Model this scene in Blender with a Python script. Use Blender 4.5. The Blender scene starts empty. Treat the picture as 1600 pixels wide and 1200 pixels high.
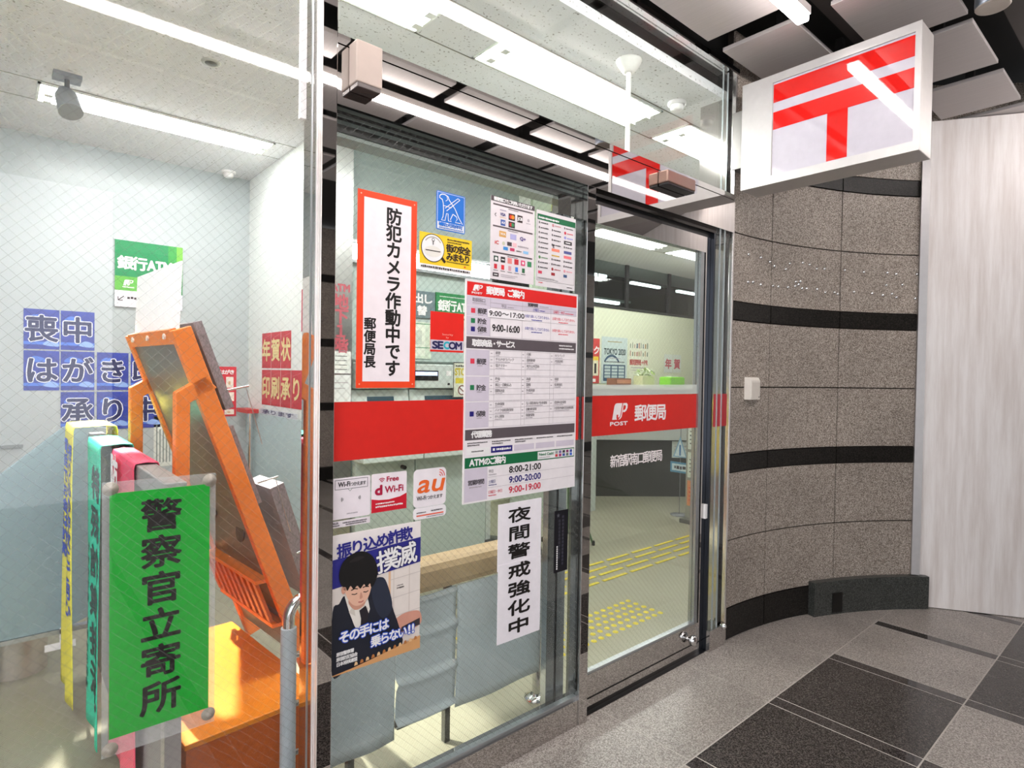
import bpy, bmesh, math, random
from mathutils import Vector, Matrix
random.seed(7)
SC = bpy.context.scene
COL = SC.collection
PI = math.pi

# ---------------------------------------------------------------- camera, world, exposure
def set_camera():
    f, yaw, pitch, roll, D, h = 933.88, 0.717751, -0.018124, 0.015498, 1.66446, 1.44584
    fw = Vector((math.sin(yaw)*math.cos(pitch), math.cos(yaw)*math.cos(pitch), math.sin(pitch)))
    r0 = Vector((math.cos(yaw), -math.sin(yaw), 0)); u0 = r0.cross(fw)
    r = math.cos(roll)*r0 + math.sin(roll)*u0
    u = -math.sin(roll)*r0 + math.cos(roll)*u0
    cd = bpy.data.cameras.new('camera'); co = bpy.data.objects.new('camera', cd); COL.objects.link(co)
    cd.sensor_fit = 'HORIZONTAL'; cd.sensor_width = 36.0; cd.lens = f/1600*36.0
    cd.clip_start = 0.05; cd.clip_end = 100
    m = Matrix((r, u, -fw)).transposed().to_4x4(); m.translation = Vector((0, -D, h))
    co.matrix_world = m
    SC.camera = co
set_camera()
W = bpy.data.worlds.new('world'); SC.world = W; W.use_nodes = True
W.node_tree.nodes['Background'].inputs[0].default_value = (0.93, 0.96, 1.0, 1)
W.node_tree.nodes['Background'].inputs[1].default_value = 1.30
SC.view_settings.view_transform = 'Standard'
SC.view_settings.look = 'None'
SC.view_settings.gamma = 1.0
SC.view_settings.use_curve_mapping = False
SC.view_settings.exposure = 0.72
SC.cycles.transparent_max_bounces = 24
SC.cycles.max_bounces = 10
SC.cycles.glossy_bounces = 6
LAMP_IN, LAMP_OUT, SPOT_W = 12.5, 20.0, 75.0

# ---------------------------------------------------------------- materials
def lin(c):
    if isinstance(c, str):
        c = [int(c[i:i+2], 16)/255 for i in (0, 2, 4)]
    return tuple((x/12.92 if x <= 0.04045 else ((x+0.055)/1.055)**2.4) for x in c) + (1.0,)
MATS = {}
def nmat(name):
    m = bpy.data.materials.new(name); m.use_nodes = True
    return m, m.node_tree, m.node_tree.nodes, m.node_tree.links, m.node_tree.nodes['Principled BSDF']
def mat(color, rough=0.5, metal=0.0, spec=0.5, emit=0.0, noise=0.0, nscale=30.0, bump=0.0, stretch=None, name=None):
    key = (color, rough, metal, spec, emit, noise, nscale, bump, stretch)
    if key in MATS: return MATS[key]
    m, t, N, L, b = nmat(name or ('paint_%s' % (color if isinstance(color, str) else 'x')))
    c = lin(color)
    b.inputs['Base Color'].default_value = c
    b.inputs['Roughness'].default_value = rough
    b.inputs['Metallic'].default_value = metal
    b.inputs['Specular IOR Level'].default_value = spec
    if emit:
        b.inputs['Emission Color'].default_value = c
        b.inputs['Emission Strength'].default_value = emit
    tc = N.new('ShaderNodeTexCoord'); mp = N.new('ShaderNodeMapping'); nz = N.new('ShaderNodeTexNoise')
    L.new(tc.outputs['Object'], mp.inputs[0]); L.new(mp.outputs[0], nz.inputs['Vector'])
    if stretch: mp.inputs['Scale'].default_value = stretch
    nz.inputs['Scale'].default_value = nscale; nz.inputs['Detail'].default_value = 5
    mx = N.new('ShaderNodeMix'); mx.data_type = 'RGBA'
    a = noise if noise else 0.03
    mx.inputs[6].default_value = tuple(max(0, x*(1-a)) for x in c[:3]) + (1,)
    mx.inputs[7].default_value = tuple(min(1, x*(1+a)) for x in c[:3]) + (1,)
    mr = N.new('ShaderNodeMapRange'); mr.inputs[1].default_value = 0.3; mr.inputs[2].default_value = 0.7
    L.new(nz.outputs[0], mr.inputs[0]); L.new(mr.outputs[0], mx.inputs[0]); L.new(mx.outputs[2], b.inputs['Base Color'])
    if bump:
        bp = N.new('ShaderNodeBump'); bp.inputs['Strength'].default_value = bump; bp.inputs['Distance'].default_value = 0.002
        L.new(nz.outputs[0], bp.inputs['Height']); L.new(bp.outputs[0], b.inputs['Normal'])
    MATS[key] = m
    return m
def granite(name, c1, c2, c3, rough, spec=0.5, scale=260.0):
    m, t, N, L, b = nmat(name)
    tc = N.new('ShaderNodeTexCoord')
    v = N.new('ShaderNodeTexVoronoi'); v.inputs['Scale'].default_value = scale
    nz = N.new('ShaderNodeTexNoise'); nz.inputs['Scale'].default_value = scale*0.55; nz.inputs['Detail'].default_value = 3
    big = N.new('ShaderNodeTexNoise'); big.inputs['Scale'].default_value = 3.0; big.inputs['Detail'].default_value = 4
    for n in (v, nz, big): L.new(tc.outputs['Object'], n.inputs['Vector'])
    r = N.new('ShaderNodeValToRGB'); e = r.color_ramp.elements
    e[0].position = 0.28; e[0].color = lin(c1); e[1].position = 0.72; e[1].color = lin(c3)
    k = e.new(0.5); k.color = lin(c2)
    sep = N.new('ShaderNodeSeparateColor'); L.new(v.outputs['Color'], sep.inputs[0])
    av = N.new('ShaderNodeMath'); av.operation = 'MULTIPLY_ADD'; av.inputs[1].default_value = 0.45
    hn = N.new('ShaderNodeMath'); hn.operation = 'MULTIPLY'; hn.inputs[1].default_value = 0.55
    L.new(nz.outputs[0], hn.inputs[0]); L.new(sep.outputs[0], av.inputs[0]); L.new(hn.outputs[0], av.inputs[2])
    L.new(av.outputs[0], r.inputs[0])
    hs = N.new('ShaderNodeHueSaturation')
    mr = N.new('ShaderNodeMapRange'); mr.inputs[1].default_value = 0.3; mr.inputs[2].default_value = 0.7
    mr.inputs[3].default_value = 0.88; mr.inputs[4].default_value = 1.12
    L.new(big.outputs[0], mr.inputs[0]); L.new(mr.outputs[0], hs.inputs['Value'])
    L.new(r.outputs[0], hs.inputs['Color']); L.new(hs.outputs[0], b.inputs['Base Color'])
    b.inputs['Roughness'].default_value = rough; b.inputs['Specular IOR Level'].default_value = spec
    return m
def glass_mat(name, tint, wire=0.0, haze=0.0, pitch=0.028, wdt=0.035):
    """clear pane: transparent with a Schlick mirror part; optional diagonal wire net cast in the glass"""
    m, t, N, L, b = nmat(name)
    out = N['Material Output']; N.remove(b)
    tr = N.new('ShaderNodeBsdfTransparent'); tr.inputs[0].default_value = tint
    gl = N.new('ShaderNodeBsdfGlossy'); gl.inputs['Roughness'].default_value = 0.0; gl.inputs[0].default_value = (1, 1, 1, 1)
    lw = N.new('ShaderNodeLayerWeight'); lw.inputs[0].default_value = 0.5
    p = N.new('ShaderNodeMath'); p.operation = 'POWER'; p.inputs[1].default_value = 4.6; L.new(lw.outputs['Facing'], p.inputs[0])
    ma = N.new('ShaderNodeMath'); ma.operation = 'MULTIPLY_ADD'; ma.inputs[1].default_value = 0.62; ma.inputs[2].default_value = 0.03
    L.new(p.outputs[0], ma.inputs[0])
    mx = N.new('ShaderNodeMixShader'); L.new(ma.outputs[0], mx.inputs[0]); L.new(tr.outputs[0], mx.inputs[1]); L.new(gl.outputs[0], mx.inputs[2])
    last = mx
    if wire:
        tc = N.new('ShaderNodeTexCoord'); sx = N.new('ShaderNodeSeparateXYZ'); L.new(tc.outputs['Object'], sx.inputs[0])
        fac = None
        for sgn in ('ADD', 'SUBTRACT'):
            a = N.new('ShaderNodeMath'); a.operation = sgn; L.new(sx.outputs[0], a.inputs[0]); L.new(sx.outputs[2], a.inputs[1])
            d = N.new('ShaderNodeMath'); d.operation = 'DIVIDE'; d.inputs[1].default_value = pitch; L.new(a.outputs[0], d.inputs[0])
            fr = N.new('ShaderNodeMath'); fr.operation = 'FRACT'; L.new(d.outputs[0], fr.inputs[0])
            lt = N.new('ShaderNodeMath'); lt.operation = 'LESS_THAN'; lt.inputs[1].default_value = wdt; L.new(fr.outputs[0], lt.inputs[0])
            if fac is None: fac = lt
            else:
                mxm = N.new('ShaderNodeMath'); mxm.operation = 'MAXIMUM'; L.new(fac.outputs[0], mxm.inputs[0]); L.new(lt.outputs[0], mxm.inputs[1]); fac = mxm
        sc = N.new('ShaderNodeMath'); sc.operation = 'MULTIPLY'; sc.inputs[1].default_value = wire; L.new(fac.outputs[0], sc.inputs[0])
        wd = N.new('ShaderNodeBsdfDiffuse'); wd.inputs[0].default_value = (0.30, 0.30, 0.29, 1)
        m2 = N.new('ShaderNodeMixShader'); L.new(sc.outputs[0], m2.inputs[0]); L.new(last.outputs[0], m2.inputs[1]); L.new(wd.outputs[0], m2.inputs[2]); last = m2
    if haze:
        hd = N.new('ShaderNodeBsdfDiffuse'); hd.inputs[0].default_value = (0.9, 0.92, 0.92, 1)
        m3 = N.new('ShaderNodeMixShader'); m3.inputs[0].default_value = haze
        L.new(last.outputs[0], m3.inputs[1]); L.new(hd.outputs[0], m3.inputs[2]); last = m3
    L.new(last.outputs[0], out.inputs[0])
    return m
def lamp_mat(name, col, strength):
    m, t, N, L, b = nmat(name)
    b.inputs['Base Color'].default_value = (0.9, 0.9, 0.9, 1)
    b.inputs['Emission Color'].default_value = col; b.inputs['Emission Strength'].default_value = strength
    return m
def wood_wall():
    m, t, N, L, b = nmat('pale_wood_grain')
    tc = N.new('ShaderNodeTexCoord'); mp = N.new('ShaderNodeMapping'); mp.inputs['Scale'].default_value = (9, 9, 0.7)
    nz = N.new('ShaderNodeTexNoise'); nz.inputs['Scale'].default_value = 2.2; nz.inputs['Detail'].default_value = 8; nz.inputs['Roughness'].default_value = 0.65
    L.new(tc.outputs['Object'], mp.inputs[0]); L.new(mp.outputs[0], nz.inputs['Vector'])
    r = N.new('ShaderNodeValToRGB'); e = r.color_ramp.elements
    e[0].position = 0.33; e[0].color = lin('d8cfca'); e[1].position = 0.62; e[1].color = lin('efeae8')
    L.new(nz.outputs[0], r.inputs[0]); L.new(r.outputs[0], b.inputs['Base Color']); b.inputs['Roughness'].default_value = 0.5
    return m
def speckle_ceiling(name, base, dark):
    m, t, N, L, b = nmat(name)
    tc = N.new('ShaderNodeTexCoord')
    nz = N.new('ShaderNodeTexNoise'); nz.inputs['Scale'].default_value = 75; nz.inputs['Detail'].default_value = 2
    L.new(tc.outputs['Object'], nz.inputs['Vector'])
    r = N.new('ShaderNodeValToRGB'); e = r.color_ramp.elements
    e[0].position = 0.30; e[0].color = lin(dark); e[1].position = 0.37; e[1].color = lin(base)
    L.new(nz.outputs[0], r.inputs[0]); L.new(r.outputs[0], b.inputs['Base Color']); b.inputs['Roughness'].default_value = 0.85
    return m

STEEL = mat('c9c6c4', 0.018, 1.0, nscale=4, name='polished_steel')
STEEL_B = mat('b9bab8', 0.32, 1.0, noise=0.06, nscale=8, stretch=(1, 1, 40), name='brushed_steel')
ALU = mat('bfc3c6', 0.35, 0.9, name='aluminium')
CHROME = mat('dcdcdc', 0.08, 1.0, name='chrome')
BLACK = mat('0c0c0c', 0.35, name='black_plastic')
DARK = mat('1e1c1b', 0.8, name='dark_void')
WHITE = mat('f1efef', 0.5, name='white_paper')
PAPER = mat('efe9ec', 0.55, name='paper')
INK = mat('120c0a', 0.55, name='black_ink')
RED = mat('d8241c', 0.45, name='post_red')
GREEN = mat('0b6a40', 0.5, name='sign_green')
NAVY = mat('241c78', 0.5, name='navy')
GREY = mat('5c5358', 0.5, name='grey_band')
LAV = mat('d3cad8', 0.55, name='lavender_cell')
LINE = mat('a89fa6', 0.6, name='thin_line')
TXT = mat('3a3336', 0.6, name='grey_text')
GLASS_WIRE = glass_mat('wired_glass', (0.955, 0.975, 0.965, 1), wire=0.36)
GLASS_LEFT = glass_mat('wired_glass_bright', (0.985, 0.985, 0.985, 1), wire=0.24)
GLASS = glass_mat('clear_glass', (0.965, 0.985, 0.975, 1))
ACRYL = glass_mat('clear_acrylic', (0.97, 0.97, 0.97, 1), haze=0.18)
GLIGHT = granite('light_granite', '736b65', '979089', 'bdb7b1', 0.34)
GDARK = granite('dark_granite', '221f1e', '3b3634', '5f5955', 0.22)
GSTRIP = granite('polished_strip', '262221', '3d3836', '575150', 0.05, 0.7)
STONE = granite('brown_wall_granite', '665c53', '968b81', 'bfb5ab', 0.48, 0.4, 235.0)
STONE_K = granite('black_granite', '131211', '201e1c', '33302d', 0.35, 0.15)
GROUT = mat('b9b3ac', 0.8, name='grout')
GPLINTH = granite('plinth_granite', '222423', '3b3d3b', '565855', 0.3)
JOINT = mat('2a221d', 0.9, name='stone_joint')
LAMPW = lamp_mat('office_tube_light', (1.0, 1.0, 0.97, 1), LAMP_IN)
LAMPO = lamp_mat('corridor_strip_light', (1.0, 0.93, 0.90, 1), LAMP_OUT)

# ---------------------------------------------------------------- mesh helpers
class MB:
    def __init__(s): s.v = []; s.f = []; s.m = []; s.mats = []; s.sm = []
    def mi(s, m):
        if m not in s.mats: s.mats.append(m)
        return s.mats.index(m)
    def add(s, vs, fs, m, smooth=False):
        k = len(s.v); s.v += [tuple(p) for p in vs]; i = s.mi(m)
        for f in fs: s.f.append(tuple(k+x for x in f)); s.m.append(i); s.sm.append(smooth)
        return s
    def box(s, x0, y0, z0, x1, y1, z1, m):
        x0, x1 = min(x0, x1), max(x0, x1); y0, y1 = min(y0, y1), max(y0, y1); z0, z1 = min(z0, z1), max(z0, z1)
        vs = [(x, y, z) for z in (z0, z1) for y in (y0, y1) for x in (x0, x1)]
        return s.add(vs, [(0, 2, 3, 1), (4, 5, 7, 6), (0, 1, 5, 4), (2, 6, 7, 3), (0, 4, 6, 2), (1, 3, 7, 5)], m)
    def prism(s, pts, vec, m):
        """planar outline pts (3-D) pushed along vec"""
        n = len(pts); p = [Vector(q) for q in pts]; v = Vector(vec)
        nrm = Vector((0, 0, 0))
        for i in range(n): nrm += p[i].cross(p[(i+1) % n])
        if nrm.dot(v) > 0: p.reverse()
        vs = p + [q+v for q in p]
        return s.add(vs, [tuple(range(n)), tuple(range(2*n-1, n-1, -1))] + [(i, n+i, n+(i+1) % n, (i+1) % n) for i in range(n)], m)
    def beam(s, a, b, w, h, m, up=(0, 0, 1)):
        a, b = Vector(a), Vector(b); d = (b-a).normalized(); u = Vector(up)
        if abs(d.dot(u)) > 0.98: u = Vector((0, 1, 0))
        r = d.cross(u).normalized(); u = r.cross(d)
        p = [a + r*w/2*i + u*h/2*j for i, j in ((-1, -1), (1, -1), (1, 1), (-1, 1))]
        return s.prism(p, b-a, m)
    def tube(s, path, r, m, n=12, caps=True):
        P = [Vector(q) for q in path]; rings = []
        ref = None
        for i, q in enumerate(P):
            d = (P[min(i+1, len(P)-1)] - P[max(i-1, 0)]).normalized()
            if ref is None:
                ref = Vector((0, 0, 1)) if abs(d.z) < 0.9 else Vector((1, 0, 0))
            a = d.cross(ref).normalized(); b = a.cross(d).normalized(); ref = b
            rr = r[i] if isinstance(r, (list, tuple)) else r
            rings.append([q + a*rr*math.cos(2*PI*k/n) + b*rr*math.sin(2*PI*k/n) for k in range(n)])
        vs = [v for R in rings for v in R]; fs = []
        for i in range(len(P)-1):
            for k in range(n):
                fs.append((i*n+k, i*n+(k+1) % n, (i+1)*n+(k+1) % n, (i+1)*n+k))
        s.add(vs, fs, m, True)
        if caps:
            s.add(rings[0], [tuple(range(n-1, -1, -1))], m); s.add(rings[-1], [tuple(range(n))], m)
        return s
    def lathe(s, cx, cy, prof, m, n=24):
        vs = []; fs = []
        for r, z in prof: vs += [(cx+r*math.cos(2*PI*k/n), cy+r*math.sin(2*PI*k/n), z) for k in range(n)]
        for i in range(len(prof)-1):
            for k in range(n): fs.append((i*n+k, i*n+(k+1) % n, (i+1)*n+(k+1) % n, (i+1)*n+k))
        s.add(vs, fs, m, True)
        for i, rev in ((0, True), (len(prof)-1, False)):
            if prof[i][0] > 1e-5:
                ids = [i*n+k for k in range(n)]
                s.add([vs[j] for j in ids], [tuple(range(n-1, -1, -1)) if rev else tuple(range(n))], m)
        return s
    def grid(s, fn, nu, nv, m, smooth=True):
        vs = [fn(i/nu, j/nv) for j in range(nv+1) for i in range(nu+1)]
        fs = [(j*(nu+1)+i, j*(nu+1)+i+1, (j+1)*(nu+1)+i+1, (j+1)*(nu+1)+i) for j in range(nv) for i in range(nu)]
        return s.add(vs, fs, m, smooth)
    def build(s, name, parent=None, base=None, bevel=0.0, solid=0.0):
        me = bpy.data.meshes.new(name)
        b = Vector(base) if base is not None else (Vector(parent.get('_base', (0, 0, 0))) if parent else Vector((0, 0, 0)))
        me.from_pydata([tuple(Vector(p)-b) for p in s.v], [], s.f)
        for m in s.mats: me.materials.append(m)
        me.polygons.foreach_set('material_index', s.m); me.polygons.foreach_set('use_smooth', s.sm); me.update()
        o = bpy.data.objects.new(name, me); COL.objects.link(o)
        if parent: o.parent = parent
        else: o.location = b
        o['_base'] = tuple(b)
        if solid:
            md = o.modifiers.new('thick', 'SOLIDIFY'); md.thickness = solid; md.offset = 0
        if bevel:
            md = o.modifiers.new('edge', 'BEVEL'); md.width = bevel; md.segments = 2; md.limit_method = 'ANGLE'; md.angle_limit = 0.6
        return o
def tag(o, label, cat, group=None):
    o['label'] = label; o['category'] = cat
    if group: o['group'] = group
    return o
def structure(o): o['kind'] = 'structure'; return o
def thing(name, base, label, cat, group=None):
    o = bpy.data.objects.new(name, None); COL.objects.link(o); o.location = base; o['_base'] = tuple(base)
    o.empty_display_size = 0.05
    return tag(o, label, cat, group)
def dup(o, loc, label=None, group=None):
    r = o.copy(); COL.objects.link(r); r.location = loc
    if label: r['label'] = label
    if group: r['group'] = group
    for ch in o.children:
        c = ch.copy(); COL.objects.link(c); c.parent = r
        for g in ch.children:
            d = g.copy(); COL.objects.link(d); d.parent = c
    return r

# ---- glyph outlines from the built-in font
GL = {}
def glyph(s):
    if s in GL: return GL[s]
    c = bpy.data.curves.new('g', 'FONT'); c.body = s; c.size = 1; c.resolution_u = 3; c.fill_mode = 'FRONT'
    o = bpy.data.objects.new('g', c); COL.objects.link(o)
    bpy.context.view_layer.update()
    ev = o.evaluated_get(bpy.context.evaluated_depsgraph_get()); me = ev.to_mesh()
    vs = [(v.co.x, v.co.y) for v in me.vertices]; fs = [tuple(p.vertices) for p in me.polygons]
    ev.to_mesh_clear(); bpy.data.objects.remove(o); bpy.data.curves.remove(c)
    GL[s] = (vs, fs); return GL[s]
def bbox(vs): return min(v[0] for v in vs), min(v[1] for v in vs), max(v[0] for v in vs), max(v[1] for v in vs)
REF = None
def cell():
    global REF
    if REF is None: REF = bbox(glyph('国')[0])
    return REF

class Sheet:
    """flat printed thing: board box plus printing in thin layers. O = lower-left of the front face, U right, V up"""
    def __init__(s, O, U, V, w, h, thick, board, edge=None, radius=0.0):
        s.U, s.V = Vector(U).normalized(), Vector(V).normalized(); s.N = s.U.cross(s.V)
        s.O = Vector(O); s.w, s.h = w, h; s.b = MB(); s.t = MB()
        if radius:
            pts = []
            for cx, cy, a0 in ((w-radius, radius, -90), (w-radius, h-radius, 0), (radius, h-radius, 90), (radius, radius, 180)):
                for k in range(7): a = math.radians(a0+15*k); pts.append((cx+radius*math.cos(a), cy+radius*math.sin(a), 0))
            s.b.prism(pts, (0, 0, -thick), board)
        else: s.b.box(0, 0, -thick, w, h, 0, board)
    def _z(s, L): return 0.0004*L
    def rect(s, x0, y0, x1, y1, m, L=1, T=False):
        z = s._z(L); (s.t if T else s.b).add([(x0, y0, z), (x1, y0, z), (x1, y1, z), (x0, y1, z)], [(0, 1, 2, 3)], m); return s
    def poly(s, pts, m, L=1, smooth=0, T=False):
        if smooth:
            q = []; n = len(pts)
            for i in range(n):
                p0, p1, p2, p3 = (Vector(pts[(i+k) % n]) for k in (-1, 0, 1, 2))
                for k in range(smooth):
                    t = k/smooth
                    q.append(0.5*((2*p1)+(p2-p0)*t+(2*p0-5*p1+4*p2-p3)*t*t+(3*p1-p0-3*p2+p3)*t**3))
            pts = q
        bm = bmesh.new(); z = s._z(L)
        vs = [bm.verts.new((p[0], p[1], z)) for p in pts]; f = bm.faces.new(vs); f.normal_update()
        if f.normal.z < 0: f.normal_flip()
        bmesh.ops.triangulate(bm, faces=[f]); bm.verts.index_update()
        (s.t if T else s.b).add([v.co[:] for v in bm.verts], [tuple(v.index for v in g.verts) for g in bm.faces], m); bm.free(); return s
    def disc(s, cx, cy, r, m, L=1, n=28, ry=None): return s.poly([(cx+r*math.cos(2*PI*k/n), cy+(ry or r)*math.sin(2*PI*k/n)) for k in range(n)], m, L)
    def arc(s, cx, cy, r, wd, a0, a1, m, L=1, n=20, T=False):
        A = [math.radians(a0+(a1-a0)*k/n) for k in range(n+1)]
        return s.line([(cx+r*math.cos(a), cy+r*math.sin(a)) for a in A], wd, m, L, T)
    def line(s, pts, wd, m, L=1, T=False):
        z = s._z(L); P = [Vector(p) for p in pts]; vs = []
        for i, p in enumerate(P):
            d = (P[min(i+1, len(P)-1)]-P[max(i-1, 0)]).normalized(); nn = Vector((-d.y, d.x))*wd/2
            vs += [(p.x-nn.x, p.y-nn.y, z), (p.x+nn.x, p.y+nn.y, z)]
        (s.t if T else s.b).add(vs, [(2*i, 2*i+2, 2*i+3, 2*i+1) for i in range(len(P)-1)], m); return s
    def frame(s, x0, y0, x1, y1, wd, m, L=1):
        s.rect(x0, y0, x1, y0+wd, m, L); s.rect(x0, y1-wd, x1, y1, m, L); s.rect(x0, y0+wd, x0+wd, y1-wd, m, L); return s.rect(x1-wd, y0+wd, x1, y1-wd, m, L)
    def _put(s, vs, fs, m, L, b, T=True):
        z = s._z(L)
        offs = [(0, 0)] if not b else [(b, 0), (-b, 0), (0, b), (0, -b), (.7*b, .7*b), (-.7*b, .7*b), (.7*b, -.7*b), (-.7*b, -.7*b)] + ([(0, 0)] if b > 0.002 else [])
        for i, (dx, dy) in enumerate(offs): (s.t if T else s.b).add([(x+dx, y+dy, z+0.00003*i) for x, y in vs], fs, m)
    def text(s, st, x0, y0, x1, y1, m, L=2, b=0.0, rot=0.0, shear=0.0):
        """text stretched to fill the box x0..x1, y0..y1"""
        vs, fs = glyph(st)
        if not vs: return s
        a = bbox(vs); sx = (x1-x0)/max(1e-6, a[2]-a[0]); sy = (y1-y0)/max(1e-6, a[3]-a[1]); c, sn = math.cos(rot), math.sin(rot); out = []
        for x, y in vs:
            X = (x-a[0])*sx; Y = (y-a[1])*sy; X += shear*Y; out.append((x0+X*c-Y*sn, y0+X*sn+Y*c))
        s._put(out, fs, m, L, b); return s
    def chars(s, st, x0, y0, cw, ch, m, L=2, b=0.0, vertical=False, pitch=None, rot=0.0, shear=0.0):
        """one character per em cell; x0,y0 = lower-left of the first cell"""
        R = cell(); rw, rh = R[2]-R[0], R[3]-R[1]; c, sn = math.cos(rot), math.sin(rot)
        for i, chh in enumerate(st):
            vs, fs = glyph(chh)
            if not vs: continue
            px, py = (0, -i*(pitch or ch)) if vertical else (i*(pitch or cw), 0); out = []
            for x, y in vs:
                X = px + (x-R[0])/rw*cw; Y = py + (y-R[1])/rh*ch; X += shear*Y; out.append((x0+X*c-Y*sn, y0+X*sn+Y*c))
            s._put(out, fs, m, L, b)
        return s
    def scrib(s, x0, y0, x1, y1, m, L=2, n=None):
        """a row of unreadably small print: short dashes"""
        x = x0; h = y1-y0
        while x < x1-h*0.3:
            wd = h*random.uniform(0.45, 1.0); s.rect(x, y0+h*random.uniform(0, .2), min(x+wd, x1), y1-h*random.uniform(0, .2), m, L, True); x += wd+h*random.uniform(0.15, 0.3)
        return s
    def build(s, name, label=None, cat=None, group=None, parent=None):
        mw = Matrix((s.U, s.V, s.N)).transposed().to_4x4(); mw.translation = s.O
        o = s.b.build(name, base=(0, 0, 0))
        if parent:
            o.parent = parent; o.matrix_local = Matrix.Translation(-Vector(parent.get('_base', (0, 0, 0)))) @ mw
        else: o.matrix_world = mw
        if s.t.v:
            c = s.t.build('lettering', base=(0, 0, 0)); c.parent = o
        if label: tag(o, label, cat, group)
        return o
X3, Z3, YM = (1, 0, 0), (0, 0, 1), (0, -1, 0)
def front(x0, z0, w, h, y, thick, board, **k): return Sheet((x0, y, z0), X3, Z3, w, h, thick, board, **k)

def logo(s, x, y, w, h, m, L=2, hole=None):
    """white leaning block with a J cut into it and a P beside it"""
    k = 0.16*w
    def P(u, v): return (x+u*w*0.86+v*k, y+v*h)
    s.poly([P(0.0, 0), P(0.0, .86), P(.06, .97), P(.14, 1), P(.56, 1), P(.56, .26), P(.50, .12), P(.42, .14), P(.40, .30), P(.27, .30), P(.30, .10), P(.36, 0)], m, L, T=True)
    s.poly([P(.44, .0), P(.58, .02), P(.68, .14), P(.69, .34), P(.69, 1.0), P(.62, 1.0), P(.62, .30), P(.56, .10)], m, L, T=True)
    s.poly([P(.66, 1), P(.90, 1), P(1.0, .90), P(1.02, .70), P(.96, .52), P(.85, .44), P(.72, .44), P(.72, .58), P(.82, .58), P(.88, .66), P(.88, .80), P(.83, .86), P(.66, .86)], m, L, T=True)

# ================================================================ SETTING
# ---- corridor floor: granite tiles with joints, polished strips, dark and light squares
def floor_corridor():
    b = MB(); j = 0.003
    b.box(-3.0, -6.2, -0.05, 12.0, 0.12, -0.0006, GROUT)
    xs = [-3.0 + 0.0] ; x = 2.605
    cols = []  # (x0,x1,kind)
    p = 0.66
    for k in range(-9, 15):
        a = 2.605 + k*p
        cols.append((a, a+0.075, 'strip')); cols.append((a+0.075, a+p, 'tile'))
    def tile(x0, x1, y0, y1, m):
        x0, x1, y0, y1 = max(x0, -3), min(x1, 12), max(y0, -6.2), min(y1, 0.12)
        if x1-x0 < 0.01 or y1-y0 < 0.01: return
        b.box(x0+j, y0+j, -0.003, x1-j, y1-j, 0.0, m)
    for k in range(-9, 9):                      # row along the shop front
        tile(2.632+k*0.65, 2.632+(k+1)*0.65, -0.445, 0.12, GLIGHT)
    dark = {(-1, 0), (0, 0), (1, 1), (2, 1), (-2, 1), (3, 2), (0, 2), (-1, 3), (2, 3), (-3, 0)}
    for r in range(0, 10):
        y1 = -0.445 - r*0.57; y0 = y1-0.57
        for (a, c, kd) in cols:
            k = round((a-2.605-(0.075 if kd == 'tile' else 0))/p)
            if kd == 'strip': tile(a, c, y0, y1, GSTRIP if r % 2 == 0 or k % 2 else GDARK)
            else: tile(a, c, y0, y1, GDARK if (k, r) in dark else GLIGHT)
    return structure(b.build('floor'))
floor_corridor()
FLOOR_IN = mat('9a9782', 0.35, noise=0.06, nscale=2.5, name='office_floor')
structure(MB().box(-3.0, 0.12, -0.05, 9.5, 4.2, 0.0, FLOOR_IN).build('floor.001'))

# ---- office ceiling and walls
CEIL_IN = speckle_ceiling('office_ceiling_board', 'eeeff2', 'a5a5a3')
cm = MB(); cm.box(-3.0, 0.06, 2.95, 9.5, 4.2, 3.0, CEIL_IN)
SEAM = mat('8a8a82', 0.9, name='ceiling_seam')
for yy in (0.355, 0.655, 2.385, 2.685):
    cm.box(-3.0, yy-0.003, 2.9485, 9.5, yy+0.003, 2.951, SEAM)
structure(cm.build('ceiling'))
WALL_L = mat('b2babb', 0.28, 0.0, 0.3, noise=0.04, nscale=1.5, name='pale_blue_wall')
WALL_P = mat('e6e9e6', 0.45, name='pale_partition')
structure(MB().box(-3.0, 3.34, 0, 1.62, 3.44, 2.95, WALL_L).build('wall_back'))
pm = MB(); pm.box(1.56, 1.99, 0.0, 1.62, 3.34, 2.95, WALL_P)
structure(pm.build('wall_partition'))
structure(MB().box(1.545, 2.0, 0.06, 1.56, 3.34, 1.11, mat('bccfd3', 0.35, name='blue_grey_dado')).build('trim_dado'))
structure(MB().box(1.54, 1.99, 0.0, 1.56, 3.34, 0.06, mat('77787a', 0.5)).build('baseboard_partition'))
CREAM = mat('dfe2c8', 0.5, noise=0.02, nscale=2, name='cream_wall')
structure(MB().box(1.62, 3.5, 0, 9.5, 3.54, 2.36, CREAM).build('wall_office'))
structure(MB().box(9.4, 0.1, 0, 9.5, 3.5, 2.95, CREAM).build('wall_office_side'))
structure(MB().box(-3.1, 0.06, 0, -3.0, 3.44, 2.95, WALL_L).build('wall_left'))
DGL = glass_mat('dark_window_glass', (0.80, 0.84, 0.83, 1))
wo = structure(MB().box(1.62, 3.525, 2.36, 9.5, 3.535, 2.95, DGL).build('window_4'))
BK = mat('2b3030', 0.7, name='added_dark_room')  # added room; its lamps stand in for reflections on the dark glass
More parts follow.
